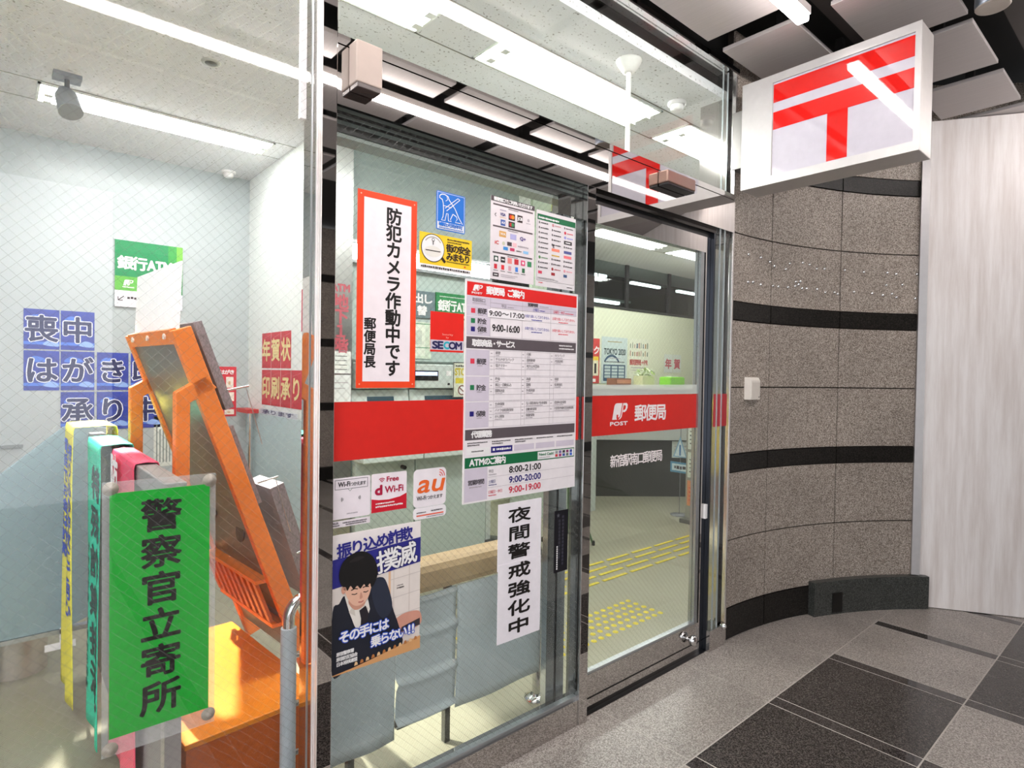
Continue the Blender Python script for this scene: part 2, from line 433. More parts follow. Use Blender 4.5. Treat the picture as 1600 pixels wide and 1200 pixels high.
bk = MB(); bk.box(1.62, 6.9, 1.5, 13.5, 7.0, 3.6, BK); bk.box(1.62, 3.6, 3.55, 13.5, 7.0, 3.6, BK); bk.box(1.62, 3.6, 1.5, 13.5, 7.0, 1.55, BK); bk.box(13.4, 3.6, 1.5, 13.5, 7.0, 3.6, BK); bk.box(1.55, 3.55, 1.5, 1.62, 7.0, 3.6, BK); bk.box(1.62, 3.54, 2.951, 9.6, 3.6, 3.6, BK); bk.box(9.5, 3.54, 1.5, 13.5, 3.6, 3.6, BK)
structure(bk.build('wall_added_room'))
LAMPD = lamp_mat('reflection_light', (0.92, 1.0, 1.0, 1), 5.0)  # added lamps in place of strip reflections in the dark windows
for x0, x1, yy, z, lb in ((8.594, 9.443, 5.0, 3.09, 'middle strip light'), (10.03, 11.0, 5.0, 3.085, 'right-hand strip light'), (7.0, 7.893, 5.0, 3.115, 'upper left strip light'), (6.3, 7.255, 4.2, 2.54, 'lower left strip light')):
    r = thing('strip_light', ((x0+x1)/2, yy, z), lb+' added behind the dark windows in place of a lamp reflection', 'ceiling light', 'added reflection lights')
    b = MB(); b.box(x0, yy-0.03, z-0.02, x1, yy+0.03, z+0.02, LAMPD); b.build('diffuser', r)
    b = MB(); b.box(x0, yy-0.05, z+0.02, x1+0.25, yy+0.05, z+0.05, mat('9aa8a6', .5)); b.build('housing', r)
    b = MB(); b.tube([((x0+x1)/2, yy, z+0.05), ((x0+x1)/2, yy, 3.55)], 0.008, BLACK, 6); b.build('hanger', r)
fr = MB()
for xx in (5.75, 6.55, 7.55, 8.6): fr.box(xx, 3.495, 2.36, xx+0.06, 3.524, 2.95, mat('141414', 0.4))
fr.box(1.62, 3.49, 2.33, 9.5, 3.524, 2.365, mat('2a2a28', 0.4)); fr.build('frame', wo)

# ---- ATM wall with upper panel and steel pilaster
AW = mat('8d9a96', 0.30, noise=0.04, nscale=2, name='grey_green_panel')
am = MB(); am.box(1.62, 2.02, 0, 2.93, 2.12, 2.95, mat('b9c4bf', 0.45))
am.box(1.745, 1.95, 2.30, 3.2, 2.02, 2.95, AW); am.box(1.745, 1.945, 2.285, 3.2, 1.955, 2.30, ALU)
structure(am.build('wall_machines'))
structure(MB().box(1.585, 1.90, 0, 1.745, 2.02, 2.95, STEEL_B).build('trim_pilaster'))

# ---- concourse: curved stone wall
SCX, SCY, SR = 3.0, -2.28, 2.28
def arcp(deg, r=SR): a = math.radians(deg); return (SCX + r*math.sin(a), SCY + r*math.cos(a))
def stone_wall():
    b = MB()
    def slab(a0, a1, z0, z1, r, m, th=0.03):
        n = max(2, int((a1-a0)/1.5))
        def P(i, rr, z): x, y = arcp(a0+(a1-a0)*i/n, rr); return (x, y, z)
        for i in range(n):
            vs = [P(i, r, z0), P(i+1, r, z0), P(i+1, r, z1), P(i, r, z1), P(i, r+th, z0), P(i+1, r+th, z0), P(i+1, r+th, z1), P(i, r+th, z1)]
            fs = [(0, 1, 5, 4), (3, 7, 6, 2)]
            if i == 0: fs.append((0, 4, 7, 3))
            if i == n-1: fs.append((1, 2, 6, 5))
            b.add(vs, fs, m)
        fv = [P(i, r, z) for z in (z0, z1) for i in range(n+1)]
        b.add(fv, [(i, n+1+i, n+2+i, i+1) for i in range(n)], m, True)
    slab(0.0, 56, 0, 3.3, SR+0.012, JOINT)
    va = [0.05, 10.05, 24.55, 38.9, 53.5]
    rows = [(0.0, 0.175, 'k'), (0.175, 0.548, 's'), (0.548, 0.92, 's'), (0.92, 1.02, 'k'), (1.02, 1.387, 's'), (1.387, 1.755, 's'), (1.755, 1.857, 'k'), (1.857, 2.228, 's'), (2.228, 2.595, 's'), (2.595, 2.695, 'k'), (2.695, 3.3, 's')]
    for z0, z1, k in rows:
        for a0, a1 in zip(va[:-1], va[1:]):
            g = 0.09
            slab(a0+g, a1-g, z0+0.0035, z1-0.0035, SR-(0.0 if k == 's' else 0.002), STONE if k == 's' else STONE_K)
    return structure(b.build('wall_right'))
stone_wall()
structure(MB().box(3.0, 0.012, 0, 3.03, 0.20, 3.07, mat('bdb9b5', 0.10, 1.0, name='satin_steel')).build('trim_return'))
def plinth_block():
    b = MB(); n = 10; r0, r1 = SR-0.05, SR-0.004; a0, a1 = 19.6, 40.6
    pts = [arcp(a0+(a1-a0)*i/n, r0) for i in range(n+1)] + [arcp(a1-(a1-a0)*i/n, r1) for i in range(n+1)]
    b.prism([(x, y, 0) for x, y in pts], (0, 0, 0.205), GPLINTH)
    o = structure(b.build('baseboard_right'))
    v = MB(); aa = [23.2, 25.1]
    q = [arcp(a, r0-0.005) for a in aa] + [arcp(a, r0+0.003) for a in reversed(aa)]
    v.prism([(x, y, 0.012) for x, y in q], (0, 0, 0.12), BLACK); v.build('vent_plate', o)
plinth_block()
stud_pts = [(4.46, 2.126), (7.4, 2.123), (9.55, 2.108), (10.6, 2.088), (13.18, 2.081), (14.02, 2.117), (16.78, 2.132), (18.23, 2.126), (19.71, 2.106), (21.28, 2.11), (25.24, 2.113), (28.81, 2.109), (33.03, 2.111), (34.59, 2.106), (38.07, 2.109), (38.75, 2.104), (4.45, 1.973), (5.65, 1.977), (7.52, 1.97), (10.4, 1.974), (11.6, 1.974), (13.74, 1.977), (15.4, 2.014), (16.38, 2.020), (16.0, 2.000), (15.3, 1.988), (16.75, 1.979), (17.69, 1.981), (19.87, 1.983), (21.53, 1.968), (23.36, 1.972), (24.0, 1.964), (27.09, 1.983), (30.43, 1.979), (32.34, 1.971), (33.95, 1.981), (34.74, 1.96), (35.69, 2.041), (32.9, 2.034), (37.9, 1.956), (38.75, 1.957)]
first = None
for a, z in stud_pts:
    x, y = arcp(a, SR)
    if first is None:
        sm = MB(); sm.lathe(0, 0, [(0.010, -0.001), (0.010, 0.003), (0.008, 0.007), (0.004, 0.0095), (0.0, 0.0105)], CHROME, 14)
        first = sm.build('metal_stud', base=(0, 0, 0)); o = first
        tag(o, 'small shiny metal stud fixed in two rows on the brown stone wall', 'stud', 'metal studs on the stone wall')
    else:
        o = first.copy(); COL.objects.link(o)
    n = Vector((SCX-x, SCY-y, 0)).normalized()
    o.matrix_world = Matrix.Translation((x, y, z)) @ n.to_track_quat('Z', 'Y').to_matrix().to_4x4()

# white panelled hoarding at the right, grey metal edge post
d = Vector((0.5217, -0.8531, 0)); nrm = Vector((-d.y, d.x, 0))
P0 = Vector((4.452, -0.527, 0.004))
q = [P0, P0+d*4.2, P0+d*4.2+nrm*0.05, P0+nrm*0.05]
structure(MB().prism(q, (0, 0, 3.062), wood_wall()).build('wall_end'))
q0 = P0-d*0.004
q = [q0-nrm*0.035-d*0.045, q0-nrm*0.035, q0+nrm*0.02, q0+nrm*0.02-d*0.045]
q[0].z = q[1].z = q[2].z = q[3].z = 0.21
structure(MB().prism(q, (0, 0, 2.852), mat('b5b2b2', 0.4, 0.5, name='grey_post')).build('trim_1'))

# concourse wall on the far side, seen only in the mirrors
om = MB()
for i in range(15):
    for z0, z1, k in [(0.0, 0.175, 'k'), (0.175, 0.92, 's'), (0.92, 1.02, 'k'), (1.02, 1.755, 's'), (1.755, 1.857, 'k'), (1.857, 2.595, 's'), (2.595, 2.695, 'k'), (2.695, 3.3, 's')]:
        om.box(1.0+i*0.7+0.003, -6.0, z0+0.003, 1.0+(i+1)*0.7-0.003, -5.9, z1-0.003, STONE if k == 's' else STONE_K)
om.box(1.0, -6.1, 0, 11.5, -5.99, 3.3, JOINT)
structure(om.build('wall_front'))

# corridor ceiling: dark void with hung metal panels
PANEL = mat('b5afae', 0.42, 0.2, noise=0.05, nscale=6, stretch=(40, 1, 1), name='ceiling_metal')
structure(MB().box(-3.0, -6.2, 3.36, 12.0, 0.4, 3.45, DARK).build('ceiling.001'))
structure(MB().box(-3.0, 0.10, 3.0, 9.5, 0.2, 3.36, DARK).build('trim_2'))
xcols = [(-2.4, -1.85), (-1.75, -1.2), (-1.1, -0.55), (-0.45, 0.06), (0.16, 0.72), (0.80, 1.34), (1.44, 1.98), (2.06, 2.625), (2.762, 3.27), (3.355, 3.885), (4.01, 4.478), (4.58, 5.1), (5.2, 5.7)]
yrows = [(-0.42, -0.065), (-0.958, -0.50 - 0.075), (-1.40, -1.17), (-2.0, -1.60), (-2.6, -2.12), (-3.3, -2.75)]
pf = None
for x0, x1 in xcols:
    for y0, y1 in yrows:
        if x0 > 3.3 and y0 > -0.5: y0 = -0.52
        b = MB(); b.box(x0, y0, 3.07, x1, y1, 3.09, PANEL)
        b.box((x0+x1)/2-0.02, (y0+y1)/2-0.02, 3.09, (x0+x1)/2+0.02, (y0+y1)/2+0.02, 3.36, DARK)
        structure(b.build('ceiling_panel', bevel=0.002))
rail = MB()
for yy in (-0.49, -1.07, -1.5):
    rail.box(-3, yy-0.05, 3.20, 5.0, yy+0.05, 3.24, mat('4b4543', 0.6, 0.3))
structure(rail.build('ceiling_rail'))

# ================================================================ SHOP FRONT
def upright(name, x0, x1, y0, y1, z0, z1, m):
    return structure(MB().box(x0, y0, z0, x1, y1, z1, m).build(name, bevel=0.002))
upright('trim_3', 0.703, 0.749, -0.028, 0.10, 0, 3.34, STEEL)
upright('trim_5', 0.7015, 0.7045, -0.032, -0.01, 0, 3.34, mat('f4ede8', 0.2, 0.6))
upright('trim_6', 1.822, 1.871, -0.028, 0.05, 0, 2.213, STEEL)
upright('trim_7', 2.996, 3.012, -0.014, 0.008, 0, 3.07, mat('d4d0ce', 0.2, 0.9))
upright('trim_8', -1.5, -1.46, -0.02, 0.10, 0, 3.07, STEEL)
# left bay
w1 = structure(MB().box(-1.46, -0.004, 0.119, 0.702, 0.004, 3.07, GLASS_LEFT).build('window_1'))
for xa, xb, mm in ((0.6815, 0.6855, ALU), (0.6965, 0.7015, mat('e9e4e4', 0.3, 0.5))):
    MB().box(xa, -0.010, 0.119, xb, -0.0042, 3.07, mm).build('edge_bead', w1)
s = MB(); s.box(-1.46, -0.03, 0.0, 0.702, 0.05, 0.112, STEEL); s.box(-1.46, -0.012, 0.112, 0.702, 0.012, 0.119, ALU); s.build('sill', w1)
# middle bay
w2 = structure(MB().box(0.749, -0.004, 0.119, 1.822, 0.004, 2.205, GLASS_WIRE).build('window_2'))
s = MB(); s.box(0.749, -0.022, 0.0, 1.822, 0.05, 0.105, STEEL); s.box(0.749, -0.012, 0.105, 1.822, 0.012, 0.119, ALU); s.build('sill', w2)
MB().box(0.752, -0.0055, 1.178, 1.812, -0.0042, 1.353, RED).build('red_band', w2)
# transom beam and glass above
tb = structure(MB().box(0.749, -0.022, 2.213, 2.985, 0.09, 2.383, STEEL).build('trim_transom'))
b = MB(); b.box(0.749, -0.026, 2.385, 2.985, 0.09, 2.412, STEEL); b.build('glazing_bead', tb)
w3 = structure(MB().box(0.749, -0.004, 2.412, 2.985, 0.004, 3.045, GLASS).build('window_3'))
b = MB(); b.box(0.749, -0.03, 3.045, 3.0, 0.06, 3.075, STEEL); b.build('frame', w3)
hd = MB()
hd.box(0.749, 0.05, 2.150, 1.822, 0.12, 2.213, mat('8d9490', 0.3, 0.4))
hd.box(0.749, 0.046, 2.163, 1.822, 0.051, 2.186, BLACK); hd.box(0.749, 0.046, 2.20, 1.822, 0.051, 2.207, BLACK)
hd.box(1.871, 0.02, 2.165, 2.985, 0.14, 2.213, BLACK)
hd.box(1.871, 0.0, 2.19, 2.985, 0.02, 2.213, mat('3b3836', 0.15, 0.9))
structure(hd.build('trim_header'))
# sliding door
DY = 0.02
d1 = structure(MB().box(1.83, DY+0.012, 0.165, 2.745, DY+0.020, 2.085, GLASS_WIRE).build('door_1'))
b = MB(); b.box(1.70, DY, 2.085, 2.83, DY+0.035, 2.165, STEEL); b.build('top_rail', d1)
b = MB(); b.box(1.83, DY, 0.060, 2.83, DY+0.035, 0.158, STEEL); b.box(1.83, DY+0.004, 0.052, 2.83, DY+0.03, 0.060, BLACK); b.box(1.83, DY, 0.002, 2.83, DY+0.035, 0.052, STEEL); b.box(1.83, DY+0.003, 0.158, 2.745, DY+0.03, 0.168, ALU); b.build('bottom_rail', d1)
SILV = mat('a8adb0', 0.25, 0.85, name='door_stile')
b = MB(); b.box(1.703, DY+0.03, 0.06, 1.806, DY+0.06, 2.10, SILV); b.box(1.752, DY+0.026, 0.06, 1.757, DY+0.03, 2.10, BLACK); b.build('stile', d1)
b = MB(); b.box(2.745, DY, 0.158, 2.775, DY+0.035, 2.085, SILV); b.box(2.788, DY, 0.158, 2.83, DY+0.035, 2.085, STEEL); b.box(2.775, DY+0.01, 0.158, 2.788, DY+0.035, 2.085, BLACK); b.build('stile', d1)
b = MB(); b.lathe(0, 0, [(0.012, 0), (0.012, 0.012), (0.024, 0.016), (0.028, 0.028), (0.022, 0.042), (0.0, 0.046)], CHROME, 20)
k = b.build('stop_knob', d1); k.matrix_local = Matrix.Translation((2.70, DY, 0.097)) @ Matrix.Rotation(PI/2, 4, 'X')
b = MB(); b.box(2.812, DY-0.014, 0.70, 2.834, DY, 0.775, WHITE); b.build('lock_plate', d1, bevel=0.002)
band = Sheet((1.873, DY+0.0108, 1.18), X3, Z3, 0.905, 0.174, 0.0012, RED)
WHT = mat('f6eeee', 0.5, name='white_film')
logo(band, 0.197, 0.066, 0.108, 0.073, WHT)
band.text('POST', 0.184, 0.040, 0.306, 0.056, WHT, b=0.0012)
band.chars('郵便局', 0.363, 0.054, 0.0765, 0.071, WHT, b=0.0022, pitch=0.081)
band.build('red_band', parent=d1)
nm = Sheet((2.060, DY+0.0112, 1.03), X3, Z3, 0.001, 0.001, 0.0004, WHT)
nm.chars('新宿駅南口郵便局', 0.006, 0.004, 0.047, 0.052, WHT, b=0.0010, pitch=0.0485)
nm.build('name_lettering', parent=d1)
FROST = glass_mat('frosted_film', (0.93, 0.95, 0.92, 1), haze=0.30)
MB().box(1.873, DY+0.009, 1.355, 2.745, DY+0.0115, 1.402, FROST).build('frosted_strip', d1)
# fixed side light with glass fins
w5 = structure(MB().box(2.845, -0.004, 0.12, 2.985, 0.004, 2.19, GLASS).build('window_5'))
s = MB(); s.box(2.835, -0.02, 0.0, 2.985, 0.06, 0.11, STEEL); s.build('sill', w5)
MB().box(2.85, -0.0055, 1.181, 2.984, -0.0042, 1.353, mat('b3242f', 0.45)).build('red_band', w5)
FIN = mat('cfd9dc', 0.1, 0.6, name='glass_edge')
for xx in (2.872, 2.918):
    b = MB(); b.box(xx, -0.012, 0.03, xx+0.004, -0.0045, 3.04, FIN); b.build('glass_fin', w5)
b = MB(); b.box(2.832, 0.0, 0.0, 2.846, 0.06, 2.19, mat('3c4048', 0.15, 0.9)); b.build('jamb', w5)
b = MB(); b.lathe(0, 0, [(0.008, 0), (0.008, 0.01), (0.017, 0.014), (0.019, 0.024), (0.0, 0.034)], CHROME, 18)
k = b.build('stop_knob', w5); k.matrix_local = Matrix.Translation((2.945, -0.02, 0.115)) @ Matrix.Rotation(PI/2, 4, 'X')
structure(MB().box(1.871, -0.002, 0.0, 2.835, 0.07, 0.0015, BLACK).build('trim_threshold'))
structure(MB().box(0.671, 0.045, 2.17, 0.688, 0.06, 3.0, WHITE).build('trim_duct'))

# ================================================================ SIGNS ON THE SHOP FRONT
YF = -0.0048      # just outside the glass
def pane_sheet(x0, x1, z0, z1, board, **k): return front(x0, z0, x1-x0, z1-z0, YF-0.0012, 0.0012, board, **k)

# security camera notice, red border
s = front(0.826, 1.394, 0.205, 0.596, YF-0.003, 0.003, mat('f4471f', 0.45))
s.rect(0.020, 0.020, 0.184, 0.576, mat('f6ebef', 0.5), 1)
s.chars('防犯カメラ作動中です', 0.0985, 0.5095, 0.047, 0.047, INK, b=0.0017, vertical=True, pitch=0.0525)
s.chars('郵便局長', 0.0265, 0.178, 0.034, 0.034, INK, b=0.0013, vertical=True, pitch=0.0385)
for x, z in ((0.01, 0.012), (0.195, 0.012), (0.01, 0.584), (0.195, 0.584)): s.disc(x, z, 0.0025, mat('ffb9a0', 0.4), 2, 10)
s.build('notice_plate', 'tall red-bordered white plate about security cameras with black vertical lettering', 'sign')

# assistance dog sticker
BL = mat('0f6fd0', 0.45)
s = pane_sheet(1.106, 1.223, 1.917, 2.045, BL, radius=0.006)
s.frame(0.0035, 0.0035, 0.1135, 0.1245, 0.0012, WHITE)
s.rect(0.0035, 0.0035, 0.1135, 0.027, WHITE, 1)
dg = [(0.012, 0.112), (0.020, 0.118), (0.032, 0.119), (0.046, 0.114), (0.050, 0.104), (0.058, 0.096), (0.075, 0.078), (0.090, 0.052), (0.106, 0.032)]
s.line(dg, 0.003, WHITE, 2)
s.line([(0.012, 0.112), (0.012, 0.105), (0.022, 0.101), (0.026, 0.090), (0.028, 0.066), (0.026, 0.045), (0.020, 0.033), (0.034, 0.033), (0.040, 0.058), (0.046, 0.058), (0.048, 0.034), (0.060, 0.034), (0.056, 0.040), (0.066, 0.060)], 0.0028, WHITE, 2)
s.line([(0.066, 0.060), (0.080, 0.054), (0.084, 0.046), (0.076, 0.034), (0.098, 0.034)], 0.0026, WHITE, 2)
s.line([(0.040, 0.118), (0.044, 0.104), (0.036, 0.098)], 0.0022, WHITE, 2)
s.line([(0.034, 0.074), (0.086, 0.116)], 0.0024, WHITE, 2); s.line([(0.040, 0.066), (0.094, 0.112)], 0.0024, WHITE, 2); s.line([(0.086, 0.116), (0.094, 0.112)], 0.0022, WHITE, 2); s.line([(0.026, 0.082), (0.060, 0.080)], 0.002, WHITE, 2)
s.chars('補助犬同伴可', 0.010, 0.0135, 0.015, 0.012, BL, 3, b=0.0006, pitch=0.0162)
s.scrib(0.010, 0.006, 0.108, 0.0105, BL, 3)
s.build('sticker', 'small blue sticker with a white outlined assistance dog', 'sticker')

# yellow town safety sticker
YE = mat('f6cf2b', 0.45); BRN = mat('2d1b12', 0.5)
s = pane_sheet(1.043, 1.254, 1.781, 1.900, YE)
s.rect(0, 0, 0.211, 0.017, WHITE, 1)
s.scrib(0.006, 0.0045, 0.205, 0.0125, BRN, 2)
s.line([(0.084, 0.046), (0.100, 0.030)], 0.010, BRN, 2)
s.disc(0.051, 0.071, 0.046, BRN, 2); s.disc(0.051, 0.071, 0.0435, WHITE, 3)
s.disc(0.051, 0.060, 0.034, mat('e8e4dc', 0.5), 4, ry=0.018); s.arc(0.051, 0.071, 0.036, 0.004, 35, 145, mat('b9b3ab', .5), 4)
s.line([(0.022, 0.062), (0.080, 0.062)], 0.003, BRN, 5); s.line([(0.051, 0.082), (0.051, 0.096)], 0.003, BRN, 5); s.disc(0.051, 0.098, 0.005, WHITE, 5); s.arc(0.051, 0.098, 0.005, 0.0015, 0, 360, BRN, 6)
s.chars('街の安全', 0.106, 0.067, 0.024, 0.025, BRN, b=0.0012, pitch=0.0243)
s.chars('みまもり', 0.106, 0.039, 0.024, 0.025, BRN, b=0.0012, pitch=0.0243)
s.scrib(0.108, 0.105, 0.200, 0.111, BRN, 2); s.scrib(0.108, 0.097, 0.165, 0.102, BRN, 2); s.scrib(0.106, 0.032, 0.2, 0.036, BRN, 2); s.rect(0.178, 0.023, 0.185, 0.027, RED, 2)
s.build('sticker', 'yellow rectangular sticker with a magnifying glass and brown lettering', 'sticker')

# security company sticker
s = pane_sheet(1.089, 1.224, 1.513, 1.646, mat('e9251b', 0.45))
s.rect(0, 0.0065, 0.135, 0.0395, mat('cfc6d3', 0.5), 1)
NV = mat('231f55', 0.5); TQ = mat('27b3c4', 0.5)
for i, (c, m) in enumerate(zip('SECOM', (NV, NV, TQ, NV, NV))):
    x = (0.008, 0.030, 0.053, 0.074, 0.102)[i]; wd = (0.020, 0.020, 0.022, 0.027, 0.025)[i]
    s.text(c, x, 0.011, x+wd, 0.034, m, b=0.0016)
s.text('Security', 0.046, 0.054, 0.090, 0.062, mat('f3b7a9', 0.5)); s.text('by', 0.062, 0.0445, 0.073, 0.052, mat('f3b7a9', 0.5))
s.build('sticker', 'square red security sticker with a grey strip of navy capitals', 'sticker')

# payment methods sheet
s = pane_sheet(1.336, 1.548, 1.781, 2.076, mat('e4dce0', 0.5))
s.rect(0, 0.277, 0.212, 0.295, mat('4a4044', 0.5), 1); s.chars('郵便窓口でご利用いただけます', 0.014, 0.2795, 0.0128, 0.013, WHITE, b=0.0006, pitch=0.0133)
for z in (0.264, 0.187, 0.093):
    s.rect(0.010, z, 0.203, z+0.0055, mat('5a4f53', 0.5), 1); s.scrib(0.08, z-0.006, 0.13, z-0.003, TXT, 2)
def chip(x, z, w, h, c, c2=None, st=None):
    s.rect(x, z, x+w, z+h, mat(c, 0.5), 1)
    if c2: s.disc(x+w*.36, z+h/2, h*.32, mat(c2[0], 0.5), 2, 14); s.disc(x+w*.64, z+h/2, h*.32, mat(c2[1], 0.5), 3, 14)
    if st: s.text(st, x+w*.12, z+h*.3, x+w*.88, z+h*.7, WHITE if c not in ('e4dce0',) else NV, 4, b=0.0004)
s.line([(0.024, 0.236), (0.018, 0.230), (0.024, 0.224)], 0.003, TXT, 2)
s.text('VISA', 0.043, 0.231, 0.068, 0.241, NAVY, b=0.0005); s.rect(0.041, 0.250, 0.072, 0.2515, NAVY); s.rect(0.041, 0.224, 0.072, 0.2255, mat('e0a030', .5))
chip(0.083, 0.222, 0.031, 0.024, '3a2a2a', ('d9301c', 'f0922a')); chip(0.125, 0.221, 0.026, 0.026, '3a2a2a'); s.text('JCB', 0.127, 0.226, 0.149, 0.240, WHITE, b=0.0008)
s.disc(0.181, 0.236, 0.006, mat('b7aeb5', .5)); s.scrib(0.170, 0.222, 0.192, 0.226, LINE)
chip(0.046, 0.196, 0.022, 0.021, '3b5fb0', st='AX'); chip(0.083, 0.195, 0.031, 0.022, '3a3035', ('c32a30', '3c8a58'))
chip(0.040, 0.155, 0.032, 0.021, 'd9a55a', st='WA'); chip(0.092, 0.153, 0.030, 0.020, 'b3b0dd'); s.text('Q+', 0.140, 0.155, 0.168, 0.169, mat('5a4690', .5), b=0.0008)
s.text('iC', 0.02, 0.126, 0.038, 0.138, RED, b=0.0005); chip(0.078, 0.128, 0.022, 0.014, '4d4248'); chip(0.104, 0.127, 0.020, 0.015, 'f1c0c6')
s.disc(0.061, 0.133, 0.007, mat('c9c9b0', .5)); s.scrib(0.13, 0.130, 0.185, 0.136, LINE)
chip(0.060, 0.110, 0.022, 0.012, '3a8fd6'); chip(0.092, 0.111, 0.022, 0.011, 'c83a66'); s.scrib(0.122, 0.112, 0.150, 0.117, TXT); chip(0.157, 0.110, 0.026, 0.010, '8ec1ea')
for i, c in enumerate(('2c4b3e', '2f282b', 'e58a86', 'c9303c', 'e4527e', '3b8a5c')):
    chip(0.016+i*0.0325, 0.064, 0.021, 0.020, c)
s.disc(0.0265, 0.074, 0.006, WHITE, 3); s.disc(0.1565, 0.074, 0.005, WHITE, 3); s.rect(0.052, 0.072, 0.066, 0.076, WHITE, 2)
for i, c in enumerate(('d3293a', 'e0303a', 'd8a5b0', '3f7fd2', '2f6b46')):
    chip(0.018+i*0.0335, 0.038, 0.014, 0.017, c); s.scrib(0.014+i*0.0335, 0.031, 0.036+i*0.0335, 0.034, TXT)
chip(0.012, 0.010, 0.028, 0.014, '4a4044'); s.rect(0.018, 0.0155, 0.034, 0.0185, WHITE, 2); s.scrib(0.05, 0.018, 0.13, 0.021, LINE); s.scrib(0.05, 0.012, 0.12, 0.015, LINE)
s.build('payment_sheet', 'pale sheet of card and payment marks under a dark header', 'sheet')

# second sheet with green header
s = pane_sheet(1.559, 1.775, 1.780, 2.068, mat('dfdadd', 0.5))
s.rect(0.004, 0.252, 0.214, 0.274, GREEN, 1); s.scrib(0.010, 0.257, 0.120, 0.265, WHITE); s.frame(0.004, 0.022, 0.212, 0.274, 0.001, TXT, 1)
cols = [0.012, 0.082, 0.150]
clr = {(0, 1): 'c9868c', (1, 2): 'd6304a', (2, 2): '9c9be0', (5, 1): 'ef8a73', (5, 2): '5a5f9a', (6, 1): 'd6b052', (6, 2): 'ef7a80', (7, 0): '5a8a5a', (9, 2): 'e39aa6', (9, 1): 'a83038', (10, 0): 'd2405a', (10, 1): 'a83038', (10, 2): '3c5a86', (11, 2): 'e05a5a'}
for r in range(11):
    for c in range(3):
        z = 0.236-r*0.0188; x = cols[c]
        cc = clr.get((r, c))
        if r == 3 and c == 2: s.rect(x, z-0.001, x+0.045, z+0.013, mat('3a3638', .5)); s.rect(x+0.008, z+0.004, x+0.036, z+0.008, WHITE, 2)
        elif cc and r in (5, 6, 10): s.rect(x, z, x+0.044 if r != 10 else x+0.02, z+(0.011 if r != 6 or c != 1 else 0.005), mat(cc, .5))
        elif cc: s.disc(x+0.006, z+0.006, 0.006, mat(cc, .5), 1, 14); s.scrib(x+0.016, z+0.003, x+0.05, z+0.008, mat(cc, .5))
        else: s.rect(x, z+0.002, x+0.005, z+0.010, TXT); s.scrib(x+0.009, z+0.003, x+0.05, z+0.0085, TXT)
s.text('E', 0.088, 0.156, 0.096, 0.169, TXT, b=0.0004); s.scrib(0.008, 0.028, 0.12, 0.030, TXT); s.scrib(0.008, 0.032, 0.10, 0.034, TXT); s.scrib(0.014, 0.012, 0.036, 0.016, RED); s.scrib(0.17, 0.008, 0.20, 0.012, TXT)
s.build('information_sheet', 'pale sheet with a green header and columns of tiny marks', 'sheet')

# ---- the large hours notice
s = front(1.228, 0.989, 0.563, 0.779, YF-0.004, 0.004, PAPER)
w = 0.563
s.rect(0.006, 0.724, w-0.006, 0.771, mat('e0201f', 0.45), 1)
logo(s, 0.030, 0.741, 0.044, 0.022, WHITE); s.text('POST', 0.026, 0.731, 0.072, 0.737, WHITE, b=0.0005)
s.chars('郵便局', 0.092, 0.7345, 0.0265, 0.0265, WHITE, b=0.0013, pitch=0.028); s.chars('ご案内', 0.188, 0.7345, 0.0265, 0.0265, WHITE, b=0.0013, pitch=0.028)
RD2 = mat('e23a52', 0.5); BL2 = mat('4a48a8', 0.5); GR2 = mat('1d7a4c', 0.5)
s.rect(0.006, 0.690, w-0.006, 0.722, LAV, 1); s.rect(0.006, 0.6535, 0.109, 0.6885, LAV, 1); s.rect(0.006, 0.586, 0.109, 0.652, LAV, 1)
s.chars('取扱窓口', 0.030, 0.7035, 0.0135, 0.013, TXT, pitch=0.0142); s.scrib(0.03, 0.6965, 0.09, 0.7005, LINE)
s.chars('営業時間', 0.290, 0.7085, 0.0125, 0.012, TXT, b=0.0004, pitch=0.013); s.scrib(0.35, 0.710, 0.40, 0.714, LINE)
s.chars('平日', 0.16, 0.692, 0.012, 0.0115, TXT); s.scrib(0.19, 0.694, 0.22, 0.698, LINE)
s.chars('土曜日', 0.315, 0.692, 0.011, 0.0115, BL2); s.scrib(0.352, 0.694, 0.38, 0.698, BL2)
s.chars('日曜日・休日', 0.425, 0.692, 0.0105, 0.0115, RD2); s.scrib(0.492, 0.694, 0.54, 0.698, RD2)
for z in (0.7055, 0.689, 0.6528, 0.5850): s.rect(0.109, z, w-0.006, z+0.0011, LINE, 2)
for x in (0.109, 0.262, 0.411): s.rect(x, 0.585, x+0.0011, 0.722, LINE, 2)
for (z, c, st) in ((0.664, RD2, '郵便'), (0.629, GR2, '貯金'), (0.600, NAVY, '保険')):
    s.rect(0.024, z, 0.042, z+0.0165, c, 2); s.chars(st, 0.054, z-0.001, 0.0185, 0.0185, TXT, b=0.0005, pitch=0.0195); s.scrib(0.055, z-0.007, 0.078, z-0.004, LINE)
s.rect(0.098, 0.6545, 0.276, 0.683, mat('f6f2f5', .5), 3); s.text('9:00～17:00', 0.104, 0.6605, 0.272, 0.678, TXT, 4, b=0.0006)
s.text('9:00-16:00', 0.120, 0.606, 0.250, 0.630, INK, b=0.0009)
for z in (0.666, 0.620):
    s.chars('お取り扱いしておりません', 0.276, z, 0.0103, 0.011, BL2, pitch=0.0107); s.chars('お取り扱いしておりません', 0.421, z, 0.0103, 0.011, RD2, pitch=0.0107)
    s.scrib(0.31, z-0.0095, 0.365, z-0.005, BL2); s.scrib(0.455, z-0.0095, 0.51, z-0.005, RD2)
s.rect(0.006, 0.541, w-0.006, 0.582, GREY, 1); s.chars('取扱商品・サービス', 0.032, 0.5495, 0.0215, 0.0225, WHITE, b=0.0013, pitch=0.0218)
s.scrib(0.46, 0.565, 0.535, 0.571, WHITE); s.scrib(0.46, 0.553, 0.545, 0.559, WHITE)
